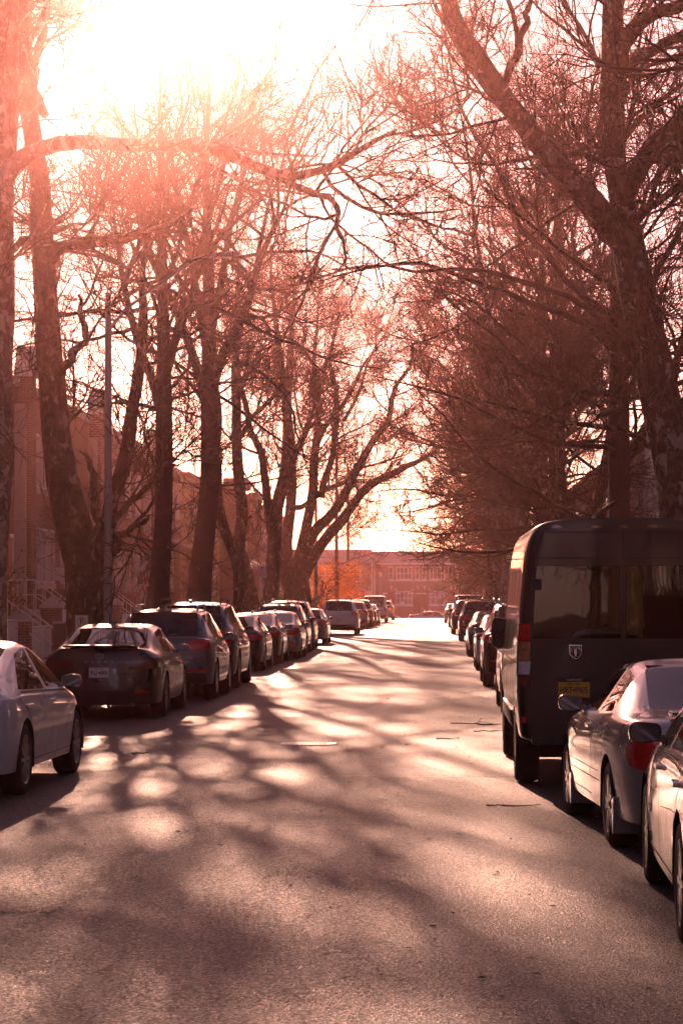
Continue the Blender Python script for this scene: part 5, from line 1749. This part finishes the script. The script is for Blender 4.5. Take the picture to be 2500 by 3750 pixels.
COUPE = dict(SEDAN, L=4.83, W=1.815, H=1.385, zbr=.975, zbf=.885, rwb=.78, rwt=1.62, wst=2.72, wsb=3.45, yB=2.02, zdk=1.01, zcw=.95, zhf=.75, wr=.665, oh=1.1, wb=2.67, rw=.315, dlo=.42, lip=-.01, doors=2, handle='paint', spokes=5,
             tail=(.05, -.03, -.03, .0, .06), bul=.16, lid=.12, fin=False, painted_sill=True,
             lamps=[('rear', [(.40, .66), (.66, .60), (.80, .66), (.83, .76), (.72, .84), (.50, .82), (.38, .76)], 'lamp_red'), ('corner', [(34, .62), (43, .66), (49, .75), (46, .82), (34, .835)], 'lamp_red')],
             patches=[('lamp_lens', 'rear', [(.46, .67), (.62, .635), (.70, .68), (.64, .745), (.48, .74)], 'lamp_clear'), ('bump_strip', 'rear', [(-.80, .505), (.80, .505), (.80, .535), (-.80, .535)], 'paint')], mudflap=True, spoiler=(.22, .998))
SUV = dict(L=4.65, W=1.90, H=1.66, zs=.30, zbr=1.10, zbf=1.02, rwb=.22, rwt=.72, wst=2.55, wsb=3.35, yB=2.20, zdk=1.13, zcw=1.08, zhf=.95, wr=.70, oh=.93, wb=2.81, rw=.365, dlo=.42, lip=.0, bul=.13, rdrop=.05,
           tail=(.06, -.03, -.01, .0, .06), tin=.02, lid=.02, spokes=10, tw=.235, rails=1, side_lower=0, rear_lower=1, wt=.87, exhaust=(.55, -.55), wiper=True)
V_HATCH = dict(SUV, glass='car_glass', rail_metal=True,
               lamps=[('rear', [(.30, .93), (.70, .90), (.84, .96), (.82, 1.09), (.66, 1.10), (.36, 1.03)], 'lamp_red'), ('corner', [(36, .93), (43, .95), (45, 1.02), (43, 1.10), (36, 1.10)], 'lamp_red')],
               reflectors=[('rear', [(.42, .52), (.80, .53), (.80, .57), (.42, .56)], 'lamp_red')])
V_BIG = dict(SUV, L=5.05, W=2.0, H=1.77, zbr=1.15, zbf=1.08, zdk=1.18, zcw=1.12, zhf=1.0, oh=1.08, wb=3.02, wsb=3.62, wst=2.85, yB=2.45, rw=.385, glass='car_glass_dark', rglass='car_glass',
             lamps=[('rear', [(.62, .95), (.86, .95), (.90, 1.05), (.88, 1.17), (.68, 1.18)], 'lamp_red'), ('corner', [(37, .95), (42, .95), (44, 1.05), (43, 1.17), (37, 1.18)], 'lamp_red')],
             patches=[('chrome_bar', 'rear', [(-.52, 1.07), (.52, 1.07), (.52, 1.11), (-.52, 1.11)], 'chrome')])
V_DARK = dict(SUV, L=4.80, W=1.92, H=1.76, zbr=1.12, zbf=1.05, zdk=1.15, zcw=1.1, zhf=.98, glass='car_glass_dark', rails=1, rail_metal=True,
              lamps=[('rear', [(.44, .93), (.80, .92), (.87, 1.0), (.84, 1.10), (.62, 1.13), (.46, 1.08)], 'lamp_red'), ('corner', [(36, .93), (43, .95), (44, 1.04), (42, 1.11), (36, 1.12)], 'lamp_red')],
              reflectors=[('rear', [(.5, .52), (.8, .53), (.8, .57), (.5, .56)], 'reflector')],
              patches=[('chrome_bar', 'rear', [(-.40, 1.02), (.40, 1.02), (.42, 1.06), (-.42, 1.06)], 'chrome')])
VAN_LOW = dict(SUV, L=5.3, W=1.98, H=2.06, zs=.34, zbr=1.12, zbf=1.08, rwb=.12, rwt=.30, wst=3.6, wsb=4.35, yB=3.1, zdk=1.14, zcw=1.15, zhf=1.05, wr=.80, oh=1.05, wb=3.3, rw=.36, dlo=.5, rails=0, fin=False, bul=.05, wt=.95, wt2=.98, glass='car_glass_dark', rglass='car_glass_dark',
               lamps=[('rear', [(.80, .85), (.90, .85), (.90, 1.2), (.80, 1.2)], 'lamp_red')], mirror_black=True, msize=1.2)


def make_van():
    """tall cargo van, tail at y = 0"""
    root = empty('cargo_van', (0, 0, 0))
    prof = [(0, .44), (.86, .44), (.985, .50), (1.015, .75), (1.025, 1.10), (1.008, 1.5), (.975, 1.95), (.935, 2.30), (.90, 2.46), (.835, 2.565), (.66, 2.605), (.35, 2.625), (0, 2.63)]
    st = [(.0, .0, 1.0), (.02, .965, 1.0), (.10, .997, 1.0), (.5, 1, 1), (1.6, 1, 1), (2.8, 1, 1), (4.0, 1, 1), (4.55, 1, 1), (4.95, .985, .82), (5.3, .95, .60), (5.75, .90, .50), (5.98, .80, .44)]
    V = []; F = []; n = len(prof)
    for (y, kx, kz) in st[1:]:
        for (x, z) in prof:
            zz = z if kz == 1 or z < 1.0 else 1.0 + (z - 1.0) * max(.05, (kz * 2.61 - 1.0) / 1.61)
            V.append((x * kx, y, zz))
    m = len(st) - 1
    for i in range(m - 1):
        for j in range(n - 1): F.append((i * n + j, (i + 1) * n + j, (i + 1) * n + j + 1, i * n + j + 1))
    # rear face: horizontal strips
    inner = {}
    for j in range(n):
        x, y, z = V[j]
        inner[j] = [j]
        for q in (.96, .5):
            inner[j].append(len(V)); V.append((x * q, -.015 if q < .9 else -.005, z))
        inner[j].append(len(V)); V.append((0, -.02, z))
    for j in range(1, n - 2):
        for k in range(3): F.append((inner[j][k], inner[j + 1][k], inner[j + 1][k + 1], inner[j][k + 1]))
    e = (m - 1) * n
    for j in range(0, n // 2): F.append((e + j, e + j + 1, e + n - 2 - j, e + n - 1 - j))
    N_ = len(V)
    V2 = V + [(-x, y, z) for x, y, z in V]; F2 = F + [tuple(i + N_ for i in f)[::-1] for f in F]
    me = bpy.data.meshes.new('shell'); me.from_pydata(V2, [], F2)
    bm = bmesh.new(); bm.from_mesh(me); bmesh.ops.remove_doubles(bm, verts=bm.verts, dist=1e-4)
    bmesh.ops.recalc_face_normals(bm, faces=bm.faces)
    cl = bm.edges.layers.float.new('crease_edge')
    for ed in bm.edges:
        if len(ed.link_faces) == 2 and ed.calc_face_angle(0) > .9: ed[cl] = .55
    bm.to_mesh(me); bm.free()
    o = bpy.data.objects.new('shell', me); COL.objects.link(o)
    md = o.modifiers.new('s', 'SUBSURF'); md.levels = 3
    em = bpy.data.meshes.new_from_object(o.evaluated_get(bpy.context.evaluated_depsgraph_get()))
    bpy.data.objects.remove(o)
    bmf = bmesh.new(); bmf.from_mesh(em)
    D = Decal(BVHTree.FromBMesh(bmf))
    ax = (1.08, 5.11); rw = .355; Ra = rw + .07
    bmesh.ops.delete(bmf, geom=[f for f in bmf.faces if abs(f.calc_center_median().x) > .6 and any(math.hypot(f.calc_center_median().y - a, f.calc_center_median().z - rw) < Ra for a in ax)], context='FACES')
    for v in bmf.verts:
        if abs(v.co.x) > .6 and v.is_boundary:
            for a in ax:
                dy, dz = v.co.y - a, v.co.z - rw; q = math.hypot(dy, dz)
                if q < Ra * 1.4 and v.co.z > .2: v.co.y = a + dy / q * Ra; v.co.z = rw + dz / q * Ra
    for f in bmf.faces: f.smooth = True
    me = bpy.data.meshes.new('body'); bmf.to_mesh(me); bmf.free()
    link_mesh('body', me, PAINTS['black_van'], root)
    u = MB()
    u.box(-.80, .80, .12, .68, .40, .47).box(-.45, .45, .6, 5.6, .36, .46).box(-.9, .9, 1.55, 4.6, .36, .46)
    u.tube([(-.78, 1.08, .34), (.78, 1.08, .34)], .05, 8).box(-.5, -.42, .5, 1.6, .24, .34).box(.42, .5, .5, 1.6, .24, .34)
    u.tube([(.25, .15, .30), (.25, 1.4, .30)], .07, 10).box(-.32, -.02, .35, .75, .14, .36)
    for ya in ax:
        for s in (1, -1):
            vs = []; fs = []
            for k in range(15):
                a = -.2 + (PI + .4) * k / 14
                for x in (1.0, .5): vs.append((s * x, ya + Ra * math.cos(a), rw + Ra * math.sin(a)))
            for k in range(14): fs.append((2 * k, 2 * k + 1, 2 * k + 3, 2 * k + 2))
            u.add(vs, fs)
    u.build('underbody', M['under'], root)
    for ya in ax:
        for s in (1, -1): wheel_mesh(rw, .235, 8, root, (s * .885, ya, rw), s, rw * .60)
    for s in (1, -1):
        D.patch('rear_window', M['van_glass'], root, 'rear', [(s * .02, 1.46), (s * .865, 1.46), (s * .855, 1.8), (s * .83, 2.165), (s * .02, 2.165)], .010, 3)
    g = MB()
    D.ribbon(g, 'rear', [(.0, .62), (.0, 2.5)], .014); D.ribbon(g, 'rear', [(-.80, 2.235), (.80, 2.235)], .012); D.ribbon(g, 'rear', [(-.74, 2.485), (.74, 2.485)], .014)
    D.ribbon(g, 'rear', [(-.89, 1.42), (.89, 1.42)], .008); D.ribbon(g, 'rear', [(-.90, .98), (-.93, 1.44), (-.865, 2.2), (-.77, 2.485)], .012); D.ribbon(g, 'rear', [(.90, .98), (.93, 1.44), (.865, 2.2), (.77, 2.485)], .012)
    D.ribbon(g, 'rear', [(-.9, .62), (.9, .62)], .014)
    D.ribbon(g, 'left', [(1.75, .6), (1.75, 2.2)], .010); D.ribbon(g, 'left', [(3.2, .6), (3.2, 2.2)], .010); D.ribbon(g, 'left', [(4.15, .6), (4.15, 2.2)], .010); D.ribbon(g, 'left', [(.15, 2.12), (4.2, 2.12)], .012); D.ribbon(g, 'left', [(.2, 1.22), (3.2, 1.22)], .02)
    g.build('panel_gap', M['seam'], root)
    for s in (-1, 1):
        lamp = lambda z0, z1, mat, off=.014: D.patch('tail_light', M[mat], root, 'rear', [(s * .895, z0), (s * .995, z0), (s * .985, z1), (s * .885, z1)], off, 3)
        lamp(1.432, 1.60, 'lamp_red'); lamp(1.245, 1.428, 'lamp_amber', .016); lamp(1.112, 1.24, 'lamp_clear', .016); lamp(1.0, 1.108, 'lamp_dark')
        D.patch('reflector', M['reflector'], root, 'rear', [(s * .93, .645), (s * .975, .645), (s * .975, .705), (s * .93, .705)], .012, 2)
        D.patch('corner_bumper', M['black_plastic'], root, 'rear', [(s * .70, .47), (s * 1.0, .47), (s * 1.01, .97), (s * .91, .97), (s * .90, .60), (s * .70, .60)], .008, 3) if False else None
        MB().box(-.05, .05, -.03, .02, -.055, .055).build('hinge', M['black_plastic'], root, bevel=.01).location = D.hit('rear', s * .83, 1.98)[0]
    for x in (-.635, -.25, .02, .28, .635):
        D.patch('marker_lamp', M['lamp_dark'], root, 'rear', [(x - .05, 2.525), (x + .05, 2.525), (x + .04, 2.55), (x - .04, 2.55)], .012, 2)
    MB().box(-.88, .88, -.10, .1, .44, .52).build('bumper_step', M['black_plastic'], root, bevel=.02)
    for s in ('left', 'right'):
        D.patch('side_window', M['car_glass_dark'], root, s, [(4.22, 1.45), (4.80, 1.45), (4.70, 1.85), (4.45, 2.1), (4.22, 2.1)], .006, 3)
        D.patch('side_moulding', M['black_plastic'], root, s, [(1.6, .52), (4.6, .52), (4.6, .70), (1.6, .70)], .02, 2)
    for s in (1, -1):
        mr = wing_mirror(root, 4.72, 1.45, .98, s, M['black_plastic'], 1, 'mirror_glass', -.04, (.21, .38, .16))
    # number plate with its frame, badge
    q, nn = D.hit('rear', -.47, .98)
    pl = plate(root, (-.47, q.y - .016, .965), ('HRT', '9905'), 'yellow')
    text_mesh('lettering', '718-999-0790', .026, M['chrome'], pl, (0, -.008, .095), RX90, .001)
    fr = MB().box(-.168, .168, -.004, .004, .078, .112).box(-.168, .168, -.004, .004, -.09, -.078).box(-.168, -.153, -.004, .004, -.0779, .0779).box(.153, .168, -.004, .004, -.0779, .0779)
    fr.build('plate_frame', M['black_plastic'], pl)
    q, nn = D.hit('rear', -.455, 1.33)
    sh = [(-.062, .07), (.062, .07), (.06, -.02), (.035, -.05), (0, -.072), (-.035, -.05), (-.06, -.02)]
    bd = MB().prism(sh, 'y', -.004, .006).build('badge', M['chrome'], root, bevel=.002); bd.location = q + nn * .006
    MB().prism([(x * .86, z * .86) for x, z in sh], 'y', -.0065, -.003).build('badge_field', M['lamp_dark'], bd)
    b = MB()
    for s in (1, -1):
        b.tube([(s * .008, -.010, .03), (s * .026, -.012, .044), (s * .043, -.012, .03), (s * .044, -.012, .005), (s * .032, -.012, -.012), (s * .024, -.012, .004)], [.011, .012, .012, .01, .008, .004], 6)
    b.prism([(-.014, .03), (.014, .03), (.012, -.01), (.006, -.045), (-.006, -.045), (-.012, -.01)], 'y', -.014, -.006)
    b.build('emblem', M['chrome'], bd, .8)
    MB().box(-.02, .02, -.03, .0, -.09, .09).build('door_handle', M['black_plastic'], root, bevel=.01).location = D.hit('rear', .06, 1.12)[0]
    return root, D


def ring(mb, a, b, w, y=-.006, n=28):
    for k in range(n):
        q0, q1 = 2 * PI * k / n, 2 * PI * (k + 1) / n
        mb.add([(r1 * math.cos(q), y, r2 * math.sin(q)) for r1, r2, q in ((a, b, q0), (a, b, q1), (a - w, b - w, q1), (a - w, b - w, q0))], [(0, 1, 2, 3)])
PROTO = {}
for key, spec in (('fast', S_FAST), ('camry', S_CAMRY), ('family', S_FAMILY), ('small', S_SMALL), ('coupe', COUPE), ('hatch', V_HATCH), ('big', V_BIG), ('dark', V_DARK), ('vanlow', VAN_LOW)):
    root, dec = make_car(spec, 'passenger_van' if key == 'vanlow' else 'parked_car', 3 if key in ('coupe', 'camry', 'fast') else 2)
    PROTO[key] = (root, spec, dec, [])
KIDS = {}
for o in bpy.data.objects:
    if o.parent: KIDS.setdefault(o.parent.name, []).append(o)


def place(kind, xside, side, dr, pm, label, cat='car', yaw=0.0, z=None, group='parked cars', extra=None):
    """xside = the lateral position of the flank facing the road at the rear axle; side +1: that flank is the car's right one"""
    root, spec, dec, used = PROTO[kind]
    c = copy_tree(root, KIDS) if used else root
    used.append(c)
    W = spec['W'] / 2
    y = dr - spec['oh']
    c.location = (xside - side * W + math.sin(yaw) * spec['oh'], y, ground_z(dr) if z is None else z)
    c.rotation_euler = (0, 0, yaw)
    kids = {}
    if c is root: kk = KIDS
    else:
        kk = {}
        for o in bpy.data.objects:
            if o.parent: kk.setdefault(o.parent.name, []).append(o)
    paint_tree(c, kk, PAINTS[pm])
    tag(c, label, cat, group)
    return c
# ------------------------------------------------------------------ the parked cars
LG, RG = 'cars parked along the left kerb', 'cars parked along the right kerb'
c = place('fast', -3.80, 1, 22.75, 'white_pearl', 'white saloon at the left edge, showing only its right flank and mirror', yaw=R(-1.1), group=LG)
camry = place('camry', -4.15, 1, 37.9, 'black', 'black saloon with white plate KLJ 6806 and a small skull sticker', group=LG)
hatch = place('hatch', -3.93, 1, 44.3, 'slate', 'slate grey estate car with wide red lamps right behind the black saloon', group=LG)
place('big', -3.97, 1, 49.9, 'brown', 'dark brown tall SUV squeezed in front of the slate grey estate', 'suv', group=LG)
place('family', -4.26, 1, 61.8, 'charcoal', 'charcoal saloon with red lamps, first after the gap in the left row', group=LG)
place('family', -4.22, 1, 68.2, 'navy', 'dark navy saloon between the charcoal and the silver saloons', group=LG)
place('small', -4.0, 1, 73.9, 'silver', 'silver compact saloon with slanted red lamps between navy car and black SUV', group=LG)
place('hatch', -4.15, 1, 80.2, 'maroon', 'maroon SUV whose roof shows above the silver compact saloon', 'suv', group=LG)
place('dark', -4.2, 1, 86.0, 'black', 'black SUV with roof cross bars on the left side', 'suv', group=LG)
place('family', -4.22, 1, 97.3, 'grey_light', 'pale grey saloon just nearer than the white SUV', group=LG)
place('big', -3.78, 1, 123.3, 'white', 'white SUV with dark lower bumper and yellow plate under the orange tree', 'suv', group=LG)
place('small', -4.35, 1, 141.0, 'silver', 'silver saloon partly hidden behind the white SUV', group=LG)
place('hatch', -3.95, 1, 147.5, 'grey_light', 'light grey SUV with one bright red lamp beyond the white SUV', 'suv', group=LG)
place('dark', -3.80, 1, 154.5, 'charcoal', 'charcoal SUV beyond the light grey SUV', 'suv', group=LG)
place('small', -3.75, 1, 161.5, 'navy', 'small dark saloon in front of the white van', group=LG)
place('family', -3.70, 1, 168.0, 'silver_warm', 'pale saloon tucked close to the white van at the left', group=LG)
place('vanlow', -3.45, 1, 184.0, 'white', 'white high roofed van parked far down the left side by the stop sign', 'van', group=LG)
place('hatch', -3.25, 1, 204.0, 'white', 'white SUV with a red lamp, last in the left row right of the white van', 'suv', group=LG)

place('family', 1.285, -1, 12.85, 'bronze', 'bronze saloon at the right edge, only its mirror and shiny flank in view', yaw=R(-1.4), group=RG)
place('coupe', 1.28, -1, 18.15, 'silver_warm', 'silver two door coupe behind the black van', yaw=R(3.4), group=RG)
van, vd = make_van()
van.location = (.80 + 1.025, 24.4 - 1.08, 0)
tag(van, 'tall black cargo van with yellow plate HRT 9905 and ram head badge', 'van', RG)
place('dark', 1.06, -1, 38.6, 'beige', 'beige SUV hidden behind the black van, showing one front wheel', 'suv', group=RG)
place('dark', 1.02, -1, 50.7, 'black', 'black SUV just left of the big van mirror', 'suv', group=RG)
place('small', 1.06, -1, 61.6, 'white', 'white saloon with a large mirror between two dark cars on the right', group=RG)
place('family', 1.06, -1, 76.4, 'charcoal', 'dark saloon with pale reflecting roof between the white saloon and the rear SUVs', group=RG)
ml = place('dark', 1.08, -1, 103.5, 'black', 'black SUV with broad red lamp and silver roof rails on the right', 'suv', group=RG)
place('big', .90, -1, 122.5, 'charcoal', 'charcoal SUV with a bright strip under its rear window on the right', 'suv', group=RG)
place('vanlow', 1.05, -1, 136.5, 'grey_light', 'pale grey passenger van rising behind the charcoal SUV', 'van', group=RG)
place('small', .95, -1, 152.0, 'silver', 'silver saloon far down the right side', group=RG)
place('small', .80, -1, 178.0, 'white', 'white saloon, farthest of the right row', group=RG)
for (k, x, d, rz, pm, lb) in [('family', lat(1496, 241), 241.5, R(-90), 'blue_grey', 'blue grey saloon standing crosswise at the junction left of the road'), ('small', lat(1650, 243), 243.5, R(90), 'red', 'red saloon standing crosswise at the junction on the right'), ('hatch', lat(1300, 243), 243.0, R(-90), 'grey_light', 'grey SUV crossing behind the stop sign')]:
    o = place(k, 0, 1, d, pm, lb, group='cars in the cross street', yaw=rz)
    o.location = (x, d, ground_z(d))

# lettering and badges of single cars
root = camry; D = PROTO['camry'][2]
q, nn = D.hit('rear', 0, .715)
plate(root, (0, q.y - .014, .715), ('KLJ', '6806'), 'white', -.08)
q, nn = D.hit('rear', 0, .955)
b = MB(); ring(b, .075, .052, .011); ring(b, .026, .050, .009, -.0065); ring(b, .055, .024, .009, -.007); 
e = b.build('emblem', M['chrome'], root); e.location = q + nn * .004; e.rotation_euler = (math.atan2(nn.z, -nn.y) * -1, 0, 0)
for k, ch in enumerate('CAMRY'):
    x = -.20 + .10 * k; q, nn = D.hit('rear', x, .875)
    text_mesh('lettering', ch, .042, M['chrome'], root, q + nn * .003, RX90, .002, xs=1.4)
q, nn = D.hit('rear', .46, .61)
text_mesh('lettering', 'SE', .036, M['chrome'], root, q + nn * .003, RX90, .002, xs=1.4)
q, nn = D.hit('rear', .235, .735)
b = MB().lathe([(0.0, .0), (.028, .0)], 14)
sk = MB()
sk.prism([(.03 * math.cos(a), .03 * math.sin(a) * 1.1 + .012) for a in np.linspace(0, 2 * PI, 15)[:-1]], 'y', -.001, .001)
sk.box(-.016, .016, -.0012, .0012, -.030, -.014)
for s in (1, -1): sk.bar((-.045 * s, 0, -.055), (.045 * s, 0, -.018), .010, .002)
sk.build('skull_sticker', M['plate_white'], root).location = q + nn * .004
q, nn = PROTO['hatch'][2].hit('rear', .58, .80)
text_mesh('lettering', '2.0T', .055, M['chrome'], hatch, q + nn * .004, RX90, .002, xs=1.2)
q, nn = PROTO['dark'][2].hit('rear', -.55, 1.16)
text_mesh('lettering', 'ML 350', .05, M['chrome'], ml, Vector((-.5, q.y - .012, 1.145)), RX90, .002, xs=1.2)
SKY_TINT = (1.0, 0.49, 0.45, 1.0); SKY_STRENGTH = 0.09
SUN_STRENGTH = 5.0; SUN_COLOR = (1.0, 0.53, 0.37)
HAZE_DENSITY = 0.00035; HAZE_COLOR = (1.0, 0.48, 0.43, 1.0); HAZE_G = 0.94
EXPOSURE = 1.38
# ------------------------------------------------------------------ sky, sun, air, camera
SUN_AZ, SUN_EL = R(6.6), R(14.3)               # sun a little left of the street axis, low ahead
w = bpy.data.worlds.new('World'); SC.world = w; w.use_nodes = True
nt = w.node_tree; bg = nt.nodes['Background']
sky = nt.nodes.new('ShaderNodeTexSky'); sky.sky_type = 'NISHITA'; sky.sun_disc = False
sky.sun_elevation = SUN_EL; sky.sun_rotation = -SUN_AZ
sky.dust_density = 0.5; sky.air_density = 0.6; sky.ozone_density = 1.0
mx = nt.nodes.new('ShaderNodeMix'); mx.data_type = 'RGBA'; mx.blend_type = 'MULTIPLY'; mx.inputs['Factor'].default_value = 1.0
mx.inputs[7].default_value = SKY_TINT
nt.links.new(sky.outputs[0], mx.inputs[6]); nt.links.new(mx.outputs[2], bg.inputs['Color'])
bg.inputs['Strength'].default_value = SKY_STRENGTH

ld = bpy.data.lights.new('sun', 'SUN'); ld.energy = SUN_STRENGTH; ld.angle = R(0.55); ld.color = SUN_COLOR
lo = bpy.data.objects.new('sun', ld); COL.objects.link(lo)
sv = Vector((-math.sin(SUN_AZ) * math.cos(SUN_EL), math.cos(SUN_AZ) * math.cos(SUN_EL), math.sin(SUN_EL)))
lo.rotation_euler = sv.to_track_quat('Z', 'Y').to_euler(); lo.location = (-20, 60, 60)

if HAZE_DENSITY > 0:
    hm = bpy.data.materials.new('haze'); hm.use_nodes = True
    hn = hm.node_tree; hn.nodes.clear()
    out = hn.nodes.new('ShaderNodeOutputMaterial'); pv = hn.nodes.new('ShaderNodeVolumePrincipled')
    pv.inputs['Density'].default_value = HAZE_DENSITY; pv.inputs['Color'].default_value = HAZE_COLOR; pv.inputs['Anisotropy'].default_value = HAZE_G
    pv.inputs['Density Attribute'].default_value = ''; pv.inputs['Temperature Attribute'].default_value = ''; pv.inputs['Color Attribute'].default_value = ''
    hn.links.new(pv.outputs[0], out.inputs['Volume'])
    hz = MB().box(-1000, 1000, -400, 1050, -2.0, 26.0).build('haze', hm)
    tag(hz, 'thin warm haze hanging over the whole street', 'haze', kind='stuff')

cd = bpy.data.cameras.new('camera'); cam = bpy.data.objects.new('camera', cd); COL.objects.link(cam)
cam.location = (0, 0, EYE); cam.rotation_euler = (PI / 2, 0, 0)
cd.sensor_fit = 'VERTICAL'; cd.sensor_height = 36.0; cd.lens = 36.0 * FPX / 3750.0
cd.shift_x = -(VPX - 1250) / 3750.0; cd.shift_y = (HY - 1875) / 3750.0
cd.clip_start = 0.1; cd.clip_end = 4000
SC.camera = cam
SC.view_settings.view_transform = 'Standard'; SC.view_settings.look = 'None'
SC.view_settings.exposure = EXPOSURE; SC.view_settings.gamma = 1.0; SC.view_settings.use_curve_mapping = False
SC.cycles.max_bounces = 6; SC.cycles.transparent_max_bounces = 16; SC.cycles.volume_bounces = 0
SC.cycles.sample_clamp_indirect = 6.0; SC.cycles.caustics_reflective = False; SC.cycles.caustics_refractive = False
SC.cycles.use_denoising = True
